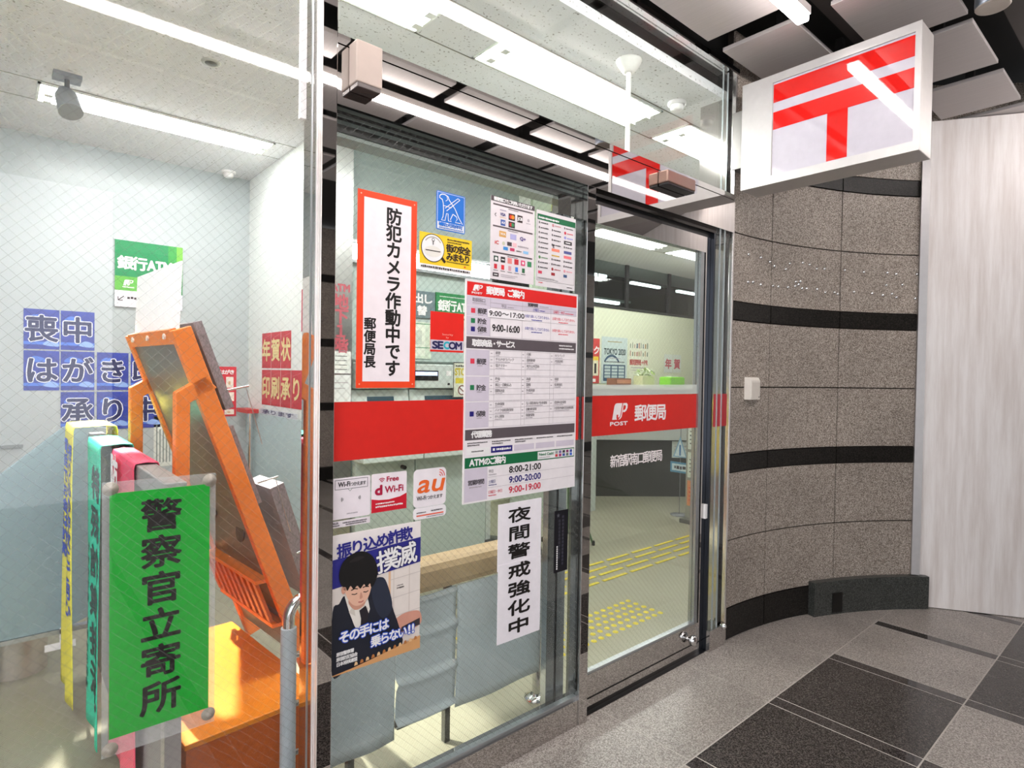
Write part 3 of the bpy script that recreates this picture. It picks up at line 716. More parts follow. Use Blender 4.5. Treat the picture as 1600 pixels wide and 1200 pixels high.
rows = [(0.447, 0.537, RD2, '郵便', [['郵便', '印紙', 'ゆうパック'], ['チルドゆうパック', '国際郵便', '内容証明'], ['電子マネー', '地方公共団体', '']]),
        (0.357, 0.443, GR2, '貯金', [['貯金', '為替', '振替'], ['振込・自動払込', '国債', '投資信託'], ['国際送金', '外貨両替', '']]),
        (0.263, 0.353, NAVY, '保険', [['生命保険', '法人経営者向け生命保険', '変額年金保険'], ['バイク自賠責保険', '自動車保険', '引受条件緩和型医療保険'], ['がん保険', '傷害保険', '']])]
for z0, z1, c, st, tb_ in rows:
    s.rect(0.006, z0, 0.109, z1, LAV, 1); zm = (z0+z1)/2
    s.rect(0.024, zm-0.004, 0.042, zm+0.0135, c, 2); s.chars(st, 0.053, zm-0.006, 0.0195, 0.0195, TXT, b=0.0005, pitch=0.0205); s.scrib(0.055, zm-0.013, 0.078, zm-0.009, LINE)
    for i in range(5): s.rect(0.109, z0+(z1-z0)*i/4, w-0.006, z0+(z1-z0)*i/4+0.0009, LINE, 2)
    for x in (0.130, 0.262, 0.280, 0.411, 0.432): s.rect(x, z0, x+0.0009, z1, LINE, 2)
    for r in range(3):
        for k in range(3):
            t = tb_[r][k]
            if not t: continue
            x = (0.137, 0.288, 0.438)[k]; zz = z1-(z1-z0)*(r+1)/4+0.0085; cw = min(0.0108, 0.108/len(t))
            s.chars(t, x, zz, cw, 0.0108, mat('5e555a', 0.6), pitch=cw*1.02); s.scrib(x, zz-0.0055, x+cw*len(t)*.8, zz-0.0025, LINE)
            s.rect((0.114, 0.266, 0.416)[k], zz+0.002, (0.122, 0.274, 0.424)[k], zz+0.0045, LINE, 2)
s.rect(0.006, 0.221, w-0.006, 0.258, GREY, 1); s.chars('代理業務', 0.034, 0.2285, 0.0215, 0.0225, WHITE, b=0.0013, pitch=0.0225)
for i in range(5):
    x = 0.010+i*0.110; s.scrib(x+0.006, 0.208, x+0.095, 0.213, TXT)
    if i < 3: s.scrib(x+0.006, 0.200, x+0.06, 0.205, TXT)
    s.rect(x+0.002, 0.170, x+0.104, 0.192, (WHITE, NAVY, LAV, LAV, LAV)[i], 1)
s.scrib(0.035, 0.178, 0.09, 0.183, TXT); s.rect(0.130, 0.177, 0.140, 0.186, WHITE, 2); s.scrib(0.147, 0.177, 0.215, 0.186, WHITE, 3)
s.rect(0.006, 0.123, w-0.006, 0.160, mat('0d6b3f', 0.5), 1); s.text('ATM', 0.026, 0.131, 0.090, 0.153, WHITE, 3, b=0.0014); s.chars('のご案内', 0.093, 0.1295, 0.024, 0.0245, WHITE, 3, b=0.0013, pitch=0.0245)
s.rect(0.352, 0.126, w-0.008, 0.1575, WHITE, 2); s.frame(0.352, 0.126, w-0.008, 0.1575, 0.001, GR2, 3); s.text('Need Cash?', 0.360, 0.141, 0.440, 0.151, GR2, 4, b=0.0004); s.scrib(0.36, 0.132, 0.42, 0.135, LINE, 4)
for i, (c, e) in enumerate((('9aa3a0', 'd04048'), ('7a6aa0', 'a03070'), ('2c2c34', '3c58a8'), ('8a3a6a', '6a7a70'), ('3a4a9a', '3a6ad0'))):
    x = 0.448+i*0.0205; s.rect(x, 0.143, x+0.014, 0.1535, mat(c, .5), 4); s.rect(x, 0.130, x+0.014, 0.1405, mat(e, .5), 4)
s.rect(0.006, 0.006, 0.107, 0.121, LAV, 1); s.chars('営業時間', 0.021, 0.063, 0.0175, 0.0175, TXT, b=0.0004, pitch=0.018); s.scrib(0.027, 0.052, 0.083, 0.058, LINE)
for i, (st, jp, c) in enumerate((('8:00-21:00', '平日', INK), ('9:00-20:00', '土曜日', NAVY), ('9:00-19:00', '日曜日・休日', mat('d2304a', .5)))):
    z = 0.090-i*0.0375; s.text(st, 0.210, z, 0.371, z+0.0235, c, b=0.0008); cw = 0.0105
    s.chars(jp, 0.113, z+0.0085, cw, 0.0115, c if i else TXT, pitch=cw*1.03); s.scrib(0.113, z, 0.15, z+0.004, LINE if i == 0 else c)
    if i: s.rect(0.109, z+0.031, w-0.006, z+0.0318, LINE, 2)
s.frame(0, 0, w, 0.779, 0.003, WHITE, 4)
s.build('hours_notice', 'large white notice with red, grey and green bands of opening hours', 'notice')

# ---- three wireless stickers
s = pane_sheet(0.751, 0.878, 1.005, 1.127, mat('efe6ec', 0.5), radius=0.006)
s.frame(0.012, 0.088, 0.118, 0.117, 0.0013, TXT); s.poly([(0.054, 0.089), (0.066, 0.089), (0.060, 0.080)], WHITE, 1)
s.line([(0.054, 0.088), (0.060, 0.081), (0.066, 0.088)], 0.0013, TXT, 2)
s.text('Wi-Fi', 0.022, 0.096, 0.060, 0.110, TXT, b=0.0006); s.chars('つかえます', 0.062, 0.0955, 0.0098, 0.0115, TXT, b=0.0003, pitch=0.0099)
for sg in (-1, 1):
    for r in (0.010, 0.015, 0.020): s.arc(0.063+sg*0.020, 0.058, r*0.55, 0.0012, -35 if sg > 0 else 145, 35 if sg > 0 else 215, TXT, 2, 8)
s.scrib(0.05, 0.012, 0.085, 0.016, LINE)
o1 = s.build('sticker', 'leftmost of three wireless stickers, white with an outlined speech box', 'sticker', 'wireless stickers in a row')
t = Sheet((0, 0, 0), (1, 0, 0), (0, 1, 0), 0.130, 0.019, 0.0012, mat('e8dfe5', 0.5))
t.text('Wi-Fi', 0.006, 0.010, 0.026, 0.016, TXT, b=0.0003); t.scrib(0.006, 0.004, 0.03, 0.008, TXT); t.scrib(0.04, 0.010, 0.12, 0.014, TXT); t.scrib(0.05, 0.004, 0.118, 0.008, TXT)
o2 = t.build('footer_strip', parent=o1); o2.matrix_local = Matrix.Translation((-0.003, -0.024, 0))
MAG = mat('b31541', 0.5)
s = pane_sheet(0.882, 1.006, 1.008, 1.128, mat('f2e8ee', 0.5), radius=0.005)
s.poly([(0.0, 0.0), (0.124, 0.0), (0.124, 0.050), (0.100, 0.041), (0.06, 0.036), (0.025, 0.038), (0.0, 0.043)], mat('cf1a30', 0.45), 1)
for r in (0.005, 0.010, 0.015): s.arc(0.035, 0.090, r, 0.0026, 50, 130, MAG, 2, 8)
s.text('Free', 0.052, 0.093, 0.094, 0.108, MAG, b=0.0007); s.text('d', 0.013, 0.055, 0.035, 0.083, MAG, b=0.0022); s.text('Wi-Fi', 0.046, 0.058, 0.111, 0.078, MAG, b=0.0009)
s.scrib(0.014, 0.024, 0.08, 0.029, WHITE); s.scrib(0.014, 0.014, 0.11, 0.020, WHITE)
s.build('sticker', 'middle wireless sticker, white above a curved crimson base', 'sticker', 'wireless stickers in a row')
ORG = mat('f0692a', 0.5)
s = pane_sheet(1.032, 1.159, 1.002, 1.127, mat('f0e9ee', 0.5), radius=0.016)
s.text('au', 0.013, 0.048, 0.112, 0.088, ORG, b=0.0016, shear=0.25)
for r in (0.006, 0.014, 0.022): s.arc(0.098, 0.096, r, 0.0028, 0, 85, mat('e0463a', .5), 2, 8)
s.text('Wi-Fi', 0.012, 0.024, 0.048, 0.037, TXT, b=0.0004); s.chars('つかえます', 0.051, 0.0235, 0.0122, 0.0125, TXT, b=0.0002, pitch=0.0125)
o1 = s.build('sticker', 'right-hand wireless sticker, white with large orange letters and rounded corners', 'sticker', 'wireless stickers in a row')
t = Sheet((0, 0, 0), (1, 0, 0), (0, 1, 0), 0.128, 0.038, 0.0012, mat('f1ecf0', 0.5), radius=0.012)
t.rect(0.012, 0.010, 0.118, 0.0145, mat('ee6a50', .5)); t.scrib(0.012, 0.020, 0.05, 0.024, TXT); t.scrib(0.068, 0.021, 0.114, 0.026, TXT); t.scrib(0.05, 0.004, 0.118, 0.007, TXT)
o2 = t.build('footer_strip', parent=o1); o2.matrix_local = Matrix.Translation((0, -0.039, 0))

# ---- fraud warning poster
s = pane_sheet(0.758, 1.061, 0.542, 0.959, mat('efe7e6', 0.5))
H = 0.417
PB = mat('2b2a86', 0.5)
s.rect(0, 0.0, 0.303, 0.30, mat('e9dfd8', 0.5), 1)
for x in (0.205, 0.262): s.line([(x, 0.06), (x, 0.285)], 0.003, mat('d9cdc4', .5), 2)
for z in (0.245, 0.185, 0.125): s.line([(0.19, z), (0.303, z+0.006)], 0.0022, mat('d3c8c2', .5), 2)
s.rect(0.186, 0.12, 0.194, 0.29, mat('e6bd98', .5), 2)
s.poly([(0, 0.259), (0.303, 0.283), (0.303, 0.364), (0, 0.345)], PB, 3)
s.chars('振り込め詐欺', 0.017, 0.347, 0.0405, 0.040, PB, 5, b=0.0015, pitch=0.0425, rot=0.068)
s.chars('撲滅', 0.152, 0.274, 0.066, 0.066, mat('14124c', .5), 4, b=0.0036, rot=0.10, pitch=0.068); s.chars('撲滅', 0.152, 0.274, 0.066, 0.066, WHITE, 6, b=0.0014, rot=0.10, pitch=0.068)
s.poly([(0.205, 0.105), (0.225, 0.122), (0.262, 0.128), (0.303, 0.118), (0.303, 0.075), (0.22, 0.07)], mat('d79a86', .5), 3, 5)
s.poly([(0.235, 0.085), (0.303, 0.098), (0.303, 0.075), (0.23, 0.07)], mat('3a3438', .5), 4)
NVY = mat('191c2a', 0.6)
s.poly([(0.001, 0.19), (0.021, 0.211), (0.039, 0.230), (0.058, 0.170), (0.076, 0.125), (0.103, 0.118), (0.112, 0.180), (0.120, 0.225), (0.134, 0.257), (0.160, 0.262), (0.181, 0.236), (0.202, 0.155), (0.224, 0.094), (0.238, 0.030), (0.177, 0.018), (0.05, 0.004), (0.001, 0.004)], NVY, 4, 4)
s.poly([(0.125, 0.245), (0.160, 0.262), (0.181, 0.236), (0.200, 0.160), (0.170, 0.13), (0.14, 0.17)], mat('262c3e', .6), 5, 5)
s.poly([(0.039, 0.227), (0.048, 0.236), (0.067, 0.197), (0.096, 0.188), (0.115, 0.204), (0.122, 0.172), (0.103, 0.118), (0.076, 0.122), (0.055, 0.174)], mat('e9e3da', .5), 6)
s.poly([(0.067, 0.197), (0.052, 0.178), (0.074, 0.162)], mat('d2cabf', .5), 7); s.poly([(0.100, 0.192), (0.117, 0.175), (0.098, 0.160)], mat('d2cabf', .5), 7)
s.poly([(0.086, 0.176), (0.107, 0.186), (0.118, 0.158), (0.108, 0.118), (0.090, 0.118), (0.092, 0.150)], mat('241f26', .5), 8)
SK = mat('e6b69d', 0.5); SK2 = mat('cf9680', 0.5); HR = mat('0d0a0b', 0.55)
s.poly([(0.050, 0.215), (0.070, 0.182), (0.098, 0.186), (0.104, 0.205)], SK2, 8, 3)
s.poly([(0.036, 0.262), (0.042, 0.235), (0.052, 0.214), (0.067, 0.197), (0.084, 0.192), (0.101, 0.197), (0.115, 0.211), (0.123, 0.232), (0.125, 0.258), (0.08, 0.275)], SK, 9, 5)
s.disc(0.034, 0.250, 0.007, SK2, 9, 14, ry=0.012)
s.line([(0.060, 0.232), (0.070, 0.229), (0.078, 0.231)], 0.0026, HR, 10); s.line([(0.098, 0.231), (0.107, 0.228), (0.115, 0.231)], 0.0026, HR, 10)
s.line([(0.058, 0.244), (0.070, 0.247), (0.080, 0.244)], 0.003, HR, 10); s.line([(0.096, 0.244), (0.106, 0.246), (0.117, 0.243)], 0.003, HR, 10)
s.poly([(0.090, 0.232), (0.096, 0.217), (0.093, 0.212), (0.086, 0.213)], SK2, 10, 3); s.line([(0.082, 0.203), (0.092, 0.201), (0.099, 0.204)], 0.003, mat('b4585a', .5), 10)
s.poly([(0.030, 0.262), (0.021, 0.280), (0.019, 0.302), (0.027, 0.328), (0.044, 0.346), (0.070, 0.356), (0.100, 0.354), (0.128, 0.334), (0.143, 0.303), (0.145, 0.272), (0.134, 0.246), (0.124, 0.240), (0.120, 0.252), (0.108, 0.243), (0.100, 0.254), (0.088, 0.243), (0.078, 0.254), (0.066, 0.246), (0.056, 0.258), (0.046, 0.246), (0.040, 0.258)], HR, 11, 4)
s.poly([(0.05, 0.33), (0.075, 0.343), (0.10, 0.338), (0.08, 0.330)], mat('241d1f', .5), 12, 4)
WD = mat('d8a06a', 0.5)
s.poly([(0.0, 0.0), (0.303, 0.0), (0.303, 0.041), (0.232, 0.030), (0.130, 0.015), (0.063, 0.007), (0.0, 0.003)], WD, 12)
for i in range(12): x = 0.07+i*0.019; s.poly([(x, 0.012+i*0.0018), (x+0.012, 0.013+i*0.0018), (x+0.010, 0.021+i*0.0018), (x+0.006, 0.024+i*0.0018), (x+0.002, 0.021+i*0.0018)], mat('b9763f' if i % 2 else 'e7c08e', .5), 13)
GLW = mat('2a55c8', 0.5)
for st, x, z, cw, n in (('その手には', 0.022, 0.092, 0.0315, 5), ('乗らない!!', 0.127, 0.052, 0.0300, 6)):
    s.chars(st.replace('!!', ''), x, z, cw, cw+0.002, GLW, 14, b=0.0042, rot=0.02, pitch=cw*1.04); s.chars(st.replace('!!', ''), x, z, cw, cw+0.002, WHITE, 15, b=0.0013, rot=0.02, pitch=cw*1.04)
s.text('!!', 0.127+4*0.0312+0.006, 0.058, 0.127+4*0.0312+0.026, 0.086, GLW, 14, b=0.0042); s.text('!!', 0.127+4*0.0312+0.006, 0.058, 0.127+4*0.0312+0.026, 0.086, WHITE, 15, b=0.0013)
for i, st in enumerate(('原宿警察署', '原宿防犯協会', '日本将棋連盟')): s.chars(st, 0.013, 0.056-i*0.0150, 0.0105, 0.0115, WHITE, 14, b=0.0004, pitch=0.0112)
s.scrib(0.216, 0.221, 0.240, 0.224, TXT, 4); s.scrib(0.216, 0.212, 0.242, 0.217, INK, 4)
s.build('poster', 'fraud warning poster showing a black-haired boy in a dark suit looking down', 'poster')

# ---- night guard notice, two sheets of paper
s = pane_sheet(1.391, 1.609, 0.720, 0.966, mat('f3eef4', 0.55))
s.chars('夜間警', 0.056, 0.171, 0.098, 0.050, INK, b=0.0016, vertical=True, pitch=0.068)
u = front(1.392, 0.451, 0.216, 0.292, YF-0.0036, 0.0012, mat('f4eff5', 0.55))
u.chars('戒強化中', 0.056, 0.232, 0.098, 0.050, INK, b=0.0022, vertical=True, pitch=0.070)
r = thing('paper_notice', (1.5, YF, 0.451), 'white paper strip with seven large black characters stacked vertically', 'notice')
s.build('upper_sheet', parent=r); u.build('lower_sheet', parent=r)

# ---- black strip plate on the door stile behind the glass
s = front(1.683, 0.654, 0.078, 0.247, -0.0055, 0.0012, mat('14141c', 0.35))
DG = mat('565660', .5)
st5 = [(0.020+(0.010 if k % 2 == 0 else 0.0042)*math.cos(PI/2+k*PI/5), 0.228+(0.010 if k % 2 == 0 else 0.0042)*math.sin(PI/2+k*PI/5)) for k in range(10)]
s.poly(st5, DG, 2)
for i in range(14): s.rect(0.042, 0.215-i*0.0145, 0.053, 0.225-i*0.0145, mat('3a3a46', .5), 2, True)
for i in range(11): s.rect(0.022, 0.200-i*0.0145, 0.034, 0.211-i*0.0145, mat('34343e', .5), 2, True)
for i in range(11): s.rect(0.013, 0.012+i*0.0088, 0.020, 0.0185+i*0.0088, WHITE, 2, True)
s.build('vertical_plate', 'narrow black plate with a star and tiny vertical print', 'sign')

# ---- green police notice on suction cups, inside the left bay
r = thing('police_notice', (0.32, 0.02, 0.52), 'bright green plate with six black characters held by suction cups', 'sign')
s = front(0.2115, 0.562, 0.2165, 0.585, 0.0095, 0.002, mat('14b233', 0.5))
s.chars('警察官立寄所', 0.069, 0.4835, 0.077, 0.073, INK, b=0.0021, vertical=True, pitch=0.0905)
s.build('plate', parent=r)
b = MB(); b.box(0.197, 0.0098+0.002, 0.520, 0.443, 0.0150, 1.174, ACRYL); b.build('acrylic_sleeve', r)
CUP = mat('a39a8e', 0.25, name='suction_rubber')
for x, z in ((0.213, 1.158), (0.428, 1.156), (0.2135, 0.537), (0.428, 0.545)):
    b = MB(); b.lathe(0, 0, [(0.017, 0.0), (0.015, 0.002), (0.007, 0.006), (0.0055, 0.009), (0.0, 0.0095)], CUP, 20)
    c = b.build('suction_cup', base=(0, 0, 0)); c.parent = r
    c.matrix_local = Matrix.Translation((x-0.32, 0.0112-0.02, z-0.52)) @ Matrix.Rotation(PI/2, 4, 'X')

# ================================================================ PROJECTING SIGN, SENSORS, CORRIDOR LIGHTS
r = thing('projecting_sign', (3.03, -0.07, 2.42), 'white box sign with a red postal mark jutting from the stone wall', 'sign')
CASE = mat('bdb9b6', 0.35, 0.3, name='sign_case')
b = MB(); b.box(2.966, -0.868, 2.418, 3.13, -0.07, 2.962, CASE); b.build('case', r, bevel=0.003)
FACE = mat('bfbbc5', 0.03, 0.0, 0.8, name='sign_face'); SRED = mat('d4201c', 0.03, 0.0, 0.8, name='sign_red')
s = Sheet((2.965, -0.232, 2.460), (0, -1, 0), Z3, 0.612, 0.462, 0.004, FACE)
s.build('face_panel', parent=r)
e = MB(); X = 2.9640
def er(y0, y1, z0, z1): e.box(X, y0, z0, X+0.0008, y1, z1, SRED)
er(-0.843, -0.233, 2.822, 2.912); er(-0.843, -0.233, 2.688, 2.775); er(-0.582, -0.492, 2.464, 2.688)
e.build('postal_mark', r)
fm = MB()
for y0, y1, z0, z1 in ((-0.868, -0.845, 2.418, 2.962), (-0.23, -0.07, 2.418, 2.962), (-0.845, -0.23, 2.922, 2.962), (-0.845, -0.23, 2.418, 2.460)):
    fm.box(2.958, y0, z0, 2.9665, y1, z1, mat('c2bfbe', 0.35, 0.2))
fm.build('front_frame', r)
b = MB(); b.box(2.99, -0.07, 2.55, 3.10, 0.0, 2.85, mat('8d8a88', 0.4, 0.6)); b.build('bracket', r)

# wall box on the stone
x, y = arcp(5.3, SR)
r = thing('intercom_box', (x, y, 1.315), 'small white box mounted on the brown stone wall', 'wall box')
b = MB(); b.prism([(3.168, -0.046, 1.318), (3.168, -0.004, 1.318), (3.168, -0.004, 1.443), (3.168, -0.036, 1.443), (3.168, -0.046, 1.425)], (0.105, 0, 0), mat('e8e2d9', 0.4)); b.build('body', r, bevel=0.003)
b = MB(); b.box(3.174, -0.0475, 1.325, 3.267, -0.0455, 1.415, mat('d9d2c8', 0.4)); b.build('front_cover', r)
b = MB(); b.box(3.252, -0.049, 1.330, 3.260, -0.047, 1.336, TXT); b.build('indicator', r)

# sensors on the transom
r = thing('motion_sensor', (0.82, -0.045, 2.26), 'upright beige sensor box on the mirrored beam beside the left mullion', 'sensor')
b = MB(); b.box(0.785, -0.072, 2.272, 0.868, -0.022, 2.392, mat('b5a59b', 0.45)); b.build('body', r, bevel=0.004)
b = MB(); b.box(0.789, -0.070, 2.258, 0.864, -0.024, 2.273, mat('453a38', 0.25)); b.build('lens', r, bevel=0.002)
r = thing('door_sensor', (2.42, -0.05, 2.30), 'long dark bronze door sensor on the beam in front of the reflected sign', 'sensor')
b = MB(); b.box(2.30, -0.075, 2.322, 2.53, -0.022, 2.378, mat('8f7468', 0.28, 0.6, name='bronze')); b.build('body', r, bevel=0.006)
b = MB(); b.box(2.305, -0.073, 2.312, 2.525, -0.024, 2.323, BLACK); b.build('lens', r, bevel=0.003)

# strip lights in the corridor ceiling
def strip(x0, x1, y, label):
    r = thing('strip_light', ((x0+x1)/2, y, 3.0), label, 'ceiling light', 'corridor strip lights')
    b = MB(); b.box(x0, y-0.03, 3.026, x1, y+0.03, 3.06, mat('d8d2cf', 0.5)); b.build('housing', r)
    for xx in (x0+0.3, x1-0.3):
        b = MB(); b.tube([(xx, y, 3.06), (xx, y, 3.21)], 0.008, mat('77716f', 0.4, 0.7), 8); b.build('hanger', r)
    b = MB(); b.box(x0+0.004, y-0.026, 2.994, x1-0.004, y+0.026, 3.026, LAMPO); b.build('diffuser', r, bevel=0.008)
strip(-2.6, 2.685, -0.495, 'glowing strip light along the ceiling slot above the shop front')
strip(-2.6, 4.9, -1.5, 'glowing strip light in the ceiling slot farther from the shop front')
r = thing('spotlight', (3.14, -1.07, 3.0), 'grey cylindrical spotlight hanging in the corridor ceiling slot', 'spotlight')
b = MB(); b.lathe(3.14, -1.07, [(0.058, 3.0), (0.062, 3.01), (0.062, 3.15), (0.05, 3.16)], mat('6f7680', 0.3, 0.7), 28); b.build('body', r)
b = MB(); b.lathe(3.14, -1.07, [(0.0, 2.999), (0.044, 2.999), (0.058, 2.996), (0.061, 3.0)], mat('b9b0a6', 0.4, 0.3), 28); b.build('rim', r)
b = MB(); b.tube([(3.14, -1.07, 3.15), (3.14, -1.07, 3.21)], 0.012, DARK, 8); b.build('stem', r)

# ================================================================ OFFICE CEILING
TR = mat('e9ece6', 0.4)
def office_light(x0, x1, y0, y1, label):
    r = thing('ceiling_light', ((x0+x1)/2, (y0+y1)/2, 2.95), label, 'ceiling light', 'office ceiling lights')
    b = MB(); z = 2.948
    for a in ((x0, y0, x1, y0+0.012), (x0, y1-0.012, x1, y1), (x0, y0, x0+0.012, y1), (x1-0.012, y0, x1, y1)): b.box(a[0], a[1], z-0.006, a[2], a[3], z+0.004, TR)
    b.build('frame', r)
    b = MB(); b.box(x0+0.012, y0+0.012, 2.9435, x1-0.012, y1-0.012, 2.949, LAMPW); b.build('diffuser', r)
    t = MB()
    for yy in (y0+0.085, y1-0.085): t.tube([(x0+0.07, yy, 2.931), (x1-0.07, yy, 2.931)], 0.013, LAMPW, 10)
    t.build('tube', r)
    for xx in (x0+0.05, x1-0.05):
        t = MB()
        for yy in (y0+0.085, y1-0.085): t.box(xx-0.018, yy-0.02, 2.916, xx+0.018, yy+0.02, 2.944, TR)
        t.build('lamp_holder', r)
office_light(0.19, 1.43, 2.40, 2.68, 'long tube light in the ceiling of the left room by its back wall')
office_light(0.20, 1.42, 0.37, 0.645, 'tube light in the office ceiling just left of the pole, nearer the left mullion')
office_light(1.73, 2.885, 0.37, 0.645, 'large tube light seen through the glass above the beam, beside the white pole')
office_light(3.14, 4.30, 0.355, 0.645, 'tube light at the right end of the glass above the beam')
office_light(-1.3, -0.1, 0.37, 0.645, 'tube light over the left end of the left room near the glass')
office_light(4.73, 5.90, 2.38, 2.66, 'tube light over the counter, left one of two seen through the door')
office_light(6.2, 7.38, 2.38, 2.66, 'tube light over the counter, right one of two seen through the door')
office_light(3.2, 4.4, 2.38, 2.66, 'tube light in the office ceiling in front of the dark windows')
def detector(x, y, label):
    r = thing('smoke_detector', (x, y, 2.95), label, 'smoke detector')
    b = MB(); b.lathe(x, y, [(0.05, 2.95), (0.05, 2.938), (0.04, 2.934)], WHITE, 24); b.build('base', r)
    b = MB(); b.lathe(x, y, [(0.034, 2.935), (0.036, 2.915), (0.028, 2.905), (0.0, 2.903)], WHITE, 24); b.build('head', r)
detector(2.85, 0.255, 'round white smoke detector right of the white ceiling pole')
detector(1.37, 3.23, 'round white smoke detector in the far corner of the left room')
r = thing('ceiling_pole', (2.305, 0.16, 2.95), 'white pole dropping from a cone-shaped cup on the office ceiling', 'pole')
b = MB(); b.lathe(2.305, 0.16, [(0.062, 2.95), (0.058, 2.938), (0.030, 2.895), (0.020, 2.892)], mat('e6e6e2', 0.4), 26); b.build('cup', r)
b = MB(); b.tube([(2.305, 0.16, 2.895), (2.305, 0.16, 2.26)], 0.012, mat('e6e6e2', 0.4), 12); b.build('rod', r)
r = thing('ceiling_speaker', (0.817, 1.555, 2.95), 'small round ceiling vent in the left room', 'vent')
b = MB(); b.lathe(0.817, 1.555, [(0.045, 2.95), (0.043, 2.944), (0.03, 2.943)], mat('b9bab3', 0.5), 22); b.build('ring', r)
b = MB(); b.lathe(0.817, 1.555, [(0.0, 2.941), (0.028, 2.942), (0.03, 2.946)], mat('55564f', 0.6), 18); b.build('grille', r)
# track spotlight in the left room, aimed at the leaflet stand
sp = Vector((0.30, 2.22, 2.95)); aim = Vector((0.72, 0.75, 0.3))
r = thing('track_spotlight', sp, 'grey spotlight on the left room ceiling pointing at the orange stand', 'spotlight')
b = MB(); b.box(0.24, 2.17, 2.93, 0.36, 2.27, 2.95, mat('8a8e93', 0.4)); b.build('mount', r)
b = MB(); b.tube([(0.30, 2.22, 2.93), (0.30, 2.22, 2.85)], 0.012, mat('77797c', 0.4), 10); b.build('arm', r)
dv = (aim-Vector((0.30, 2.22, 2.83))).normalized(); c0 = Vector((0.30, 2.22, 2.83))
b = MB(); b.tube([c0-dv*0.06, c0-dv*0.02, c0+dv*0.09], [0.03, 0.05, 0.055], mat('a4a9ad', 0.35, 0.4), 20); b.build('head', r)
ld = bpy.data.lights.new('track_spot', 'SPOT'); ld.energy = SPOT_W*10; ld.spot_size = 0.50; ld.spot_blend = 0.25; ld.shadow_soft_size = 0.03; ld.color = (1, 0.96, 0.88)
lo = bpy.data.objects.new('track_spot', ld); COL.objects.link(lo); lo.location = c0+dv*0.1; lo.rotation_euler = dv.to_track_quat('-Z', 'Y').to_euler()

# ================================================================ LEFT ROOM
def wall_sheet(x0, x1, z0, z1, y, m): return front(x0, z0, x1-x0, z1-z0, y, 0.001, m)
# blue squares, one character each, on the back wall
BQ = mat('2b3fa0', 0.5, noise=0.22, nscale=9, name='blue_cloud_print'); BQ2 = mat('4a78d8', 0.5); OUTW = mat('e9ecf6', 0.5); INB = mat('20285a', 0.5)
sq = [('喪', 0, 0), ('中', 1, 0), ('は', 0, 1), ('が', 1, 1), ('き', 2, 1), ('印', 3, 1), ('承', 1, 2), ('り', 2, 2), ('中', 3, 2)]
bx = [0.162, 0.355, 0.555, 0.755]; bz = [1.556, 1.284, 1.010]
for ch, c, rr in sq:
    x0 = bx[c]; z0 = bz[rr]; wd, ht = 0.186, 0.262
    s = wall_sheet(x0, x0+wd, z0, z0+ht, 3.337, BQ)
    s.rect(0, 0.03, wd, 0.05, BQ2, 1); s.poly([(0.02, 0.19), (0.05, 0.225), (0.10, 0.215), (0.12, 0.19)], BQ2, 1, 4)
    s.poly([(0.10, 0.03), (0.13, 0.06), (0.17, 0.05), (0.18, 0.02)], mat('8fb0ea', .5), 2, 4)
    s.chars(ch, 0.017, 0.052, 0.150, 0.160, OUTW, 3, b=0.0105); s.chars(ch, 0.017, 0.052, 0.150, 0.160, INB, 5, b=0.0045)
    where = {('中', 1): 'in the top row', ('中', 3): 'in the bottom row'}.get((ch, c), '')
    s.build('blue_paper', 'blue paper square lettered %s %son the left room wall' % (ch, where+' ' if where else ''), 'paper', 'blue lettered papers')
# red papers on the partition (faces the left room)
RP = mat('c8323f', 0.45); GOLD = mat('e9d79a', 0.5)
def part_sheet(y_far, y_near, z0, z1, x, m): return Sheet((x, y_far, z0), (0, -1, 0), Z3, y_far-y_near, z1-z0, 0.001, m)
for rr, (word, zz) in enumerate((('年賀状', 1.455), ('印刷承り', 1.180))):
    for i, ch in enumerate(word):
        y0 = 3.018-i*0.196
        s = part_sheet(y0, y0-0.188, zz, zz+0.262, 1.5585, RP)
        s.line([(0.01, 0.03), (0.16, 0.12)], 0.006, mat('d8606a', .5), 1); s.line([(0.03, 0.22), (0.17, 0.245)], 0.006, mat('d8606a', .5), 1)
        s.chars(ch, 0.020, 0.055, 0.148, 0.150, GOLD, 3, b=0.0050)
        s.build('red_paper', 'red paper lettered %s in gold on the partition wall' % ch, 'paper', 'red lettered papers')
s = part_sheet(2.26, 2.02, 1.70, 1.98, 1.5585, mat('c02a50', 0.5)); s.rect(0.03, 0.14, 0.21, 0.155, mat('d0d0e8', .5)); s.rect(0.03, 0.06, 0.21, 0.12, mat('9a4a86', .5))  # added flyer, in place of a red reflection in the mullion side
s.build('red_paper', 'magenta flyer added on the partition for the red reflection in the mullion', 'paper')
s = part_sheet(3.0, 2.28, 1.112, 1.150, 1.5435, mat('cfd2dc', 0.5)); s.chars('承ります', 0.05, 0.004, 0.14, 0.03, mat('3f3f6a', .5), b=0.001, pitch=0.155)
s.build('caption_strip', 'thin strip of dark characters under the red papers', 'strip')
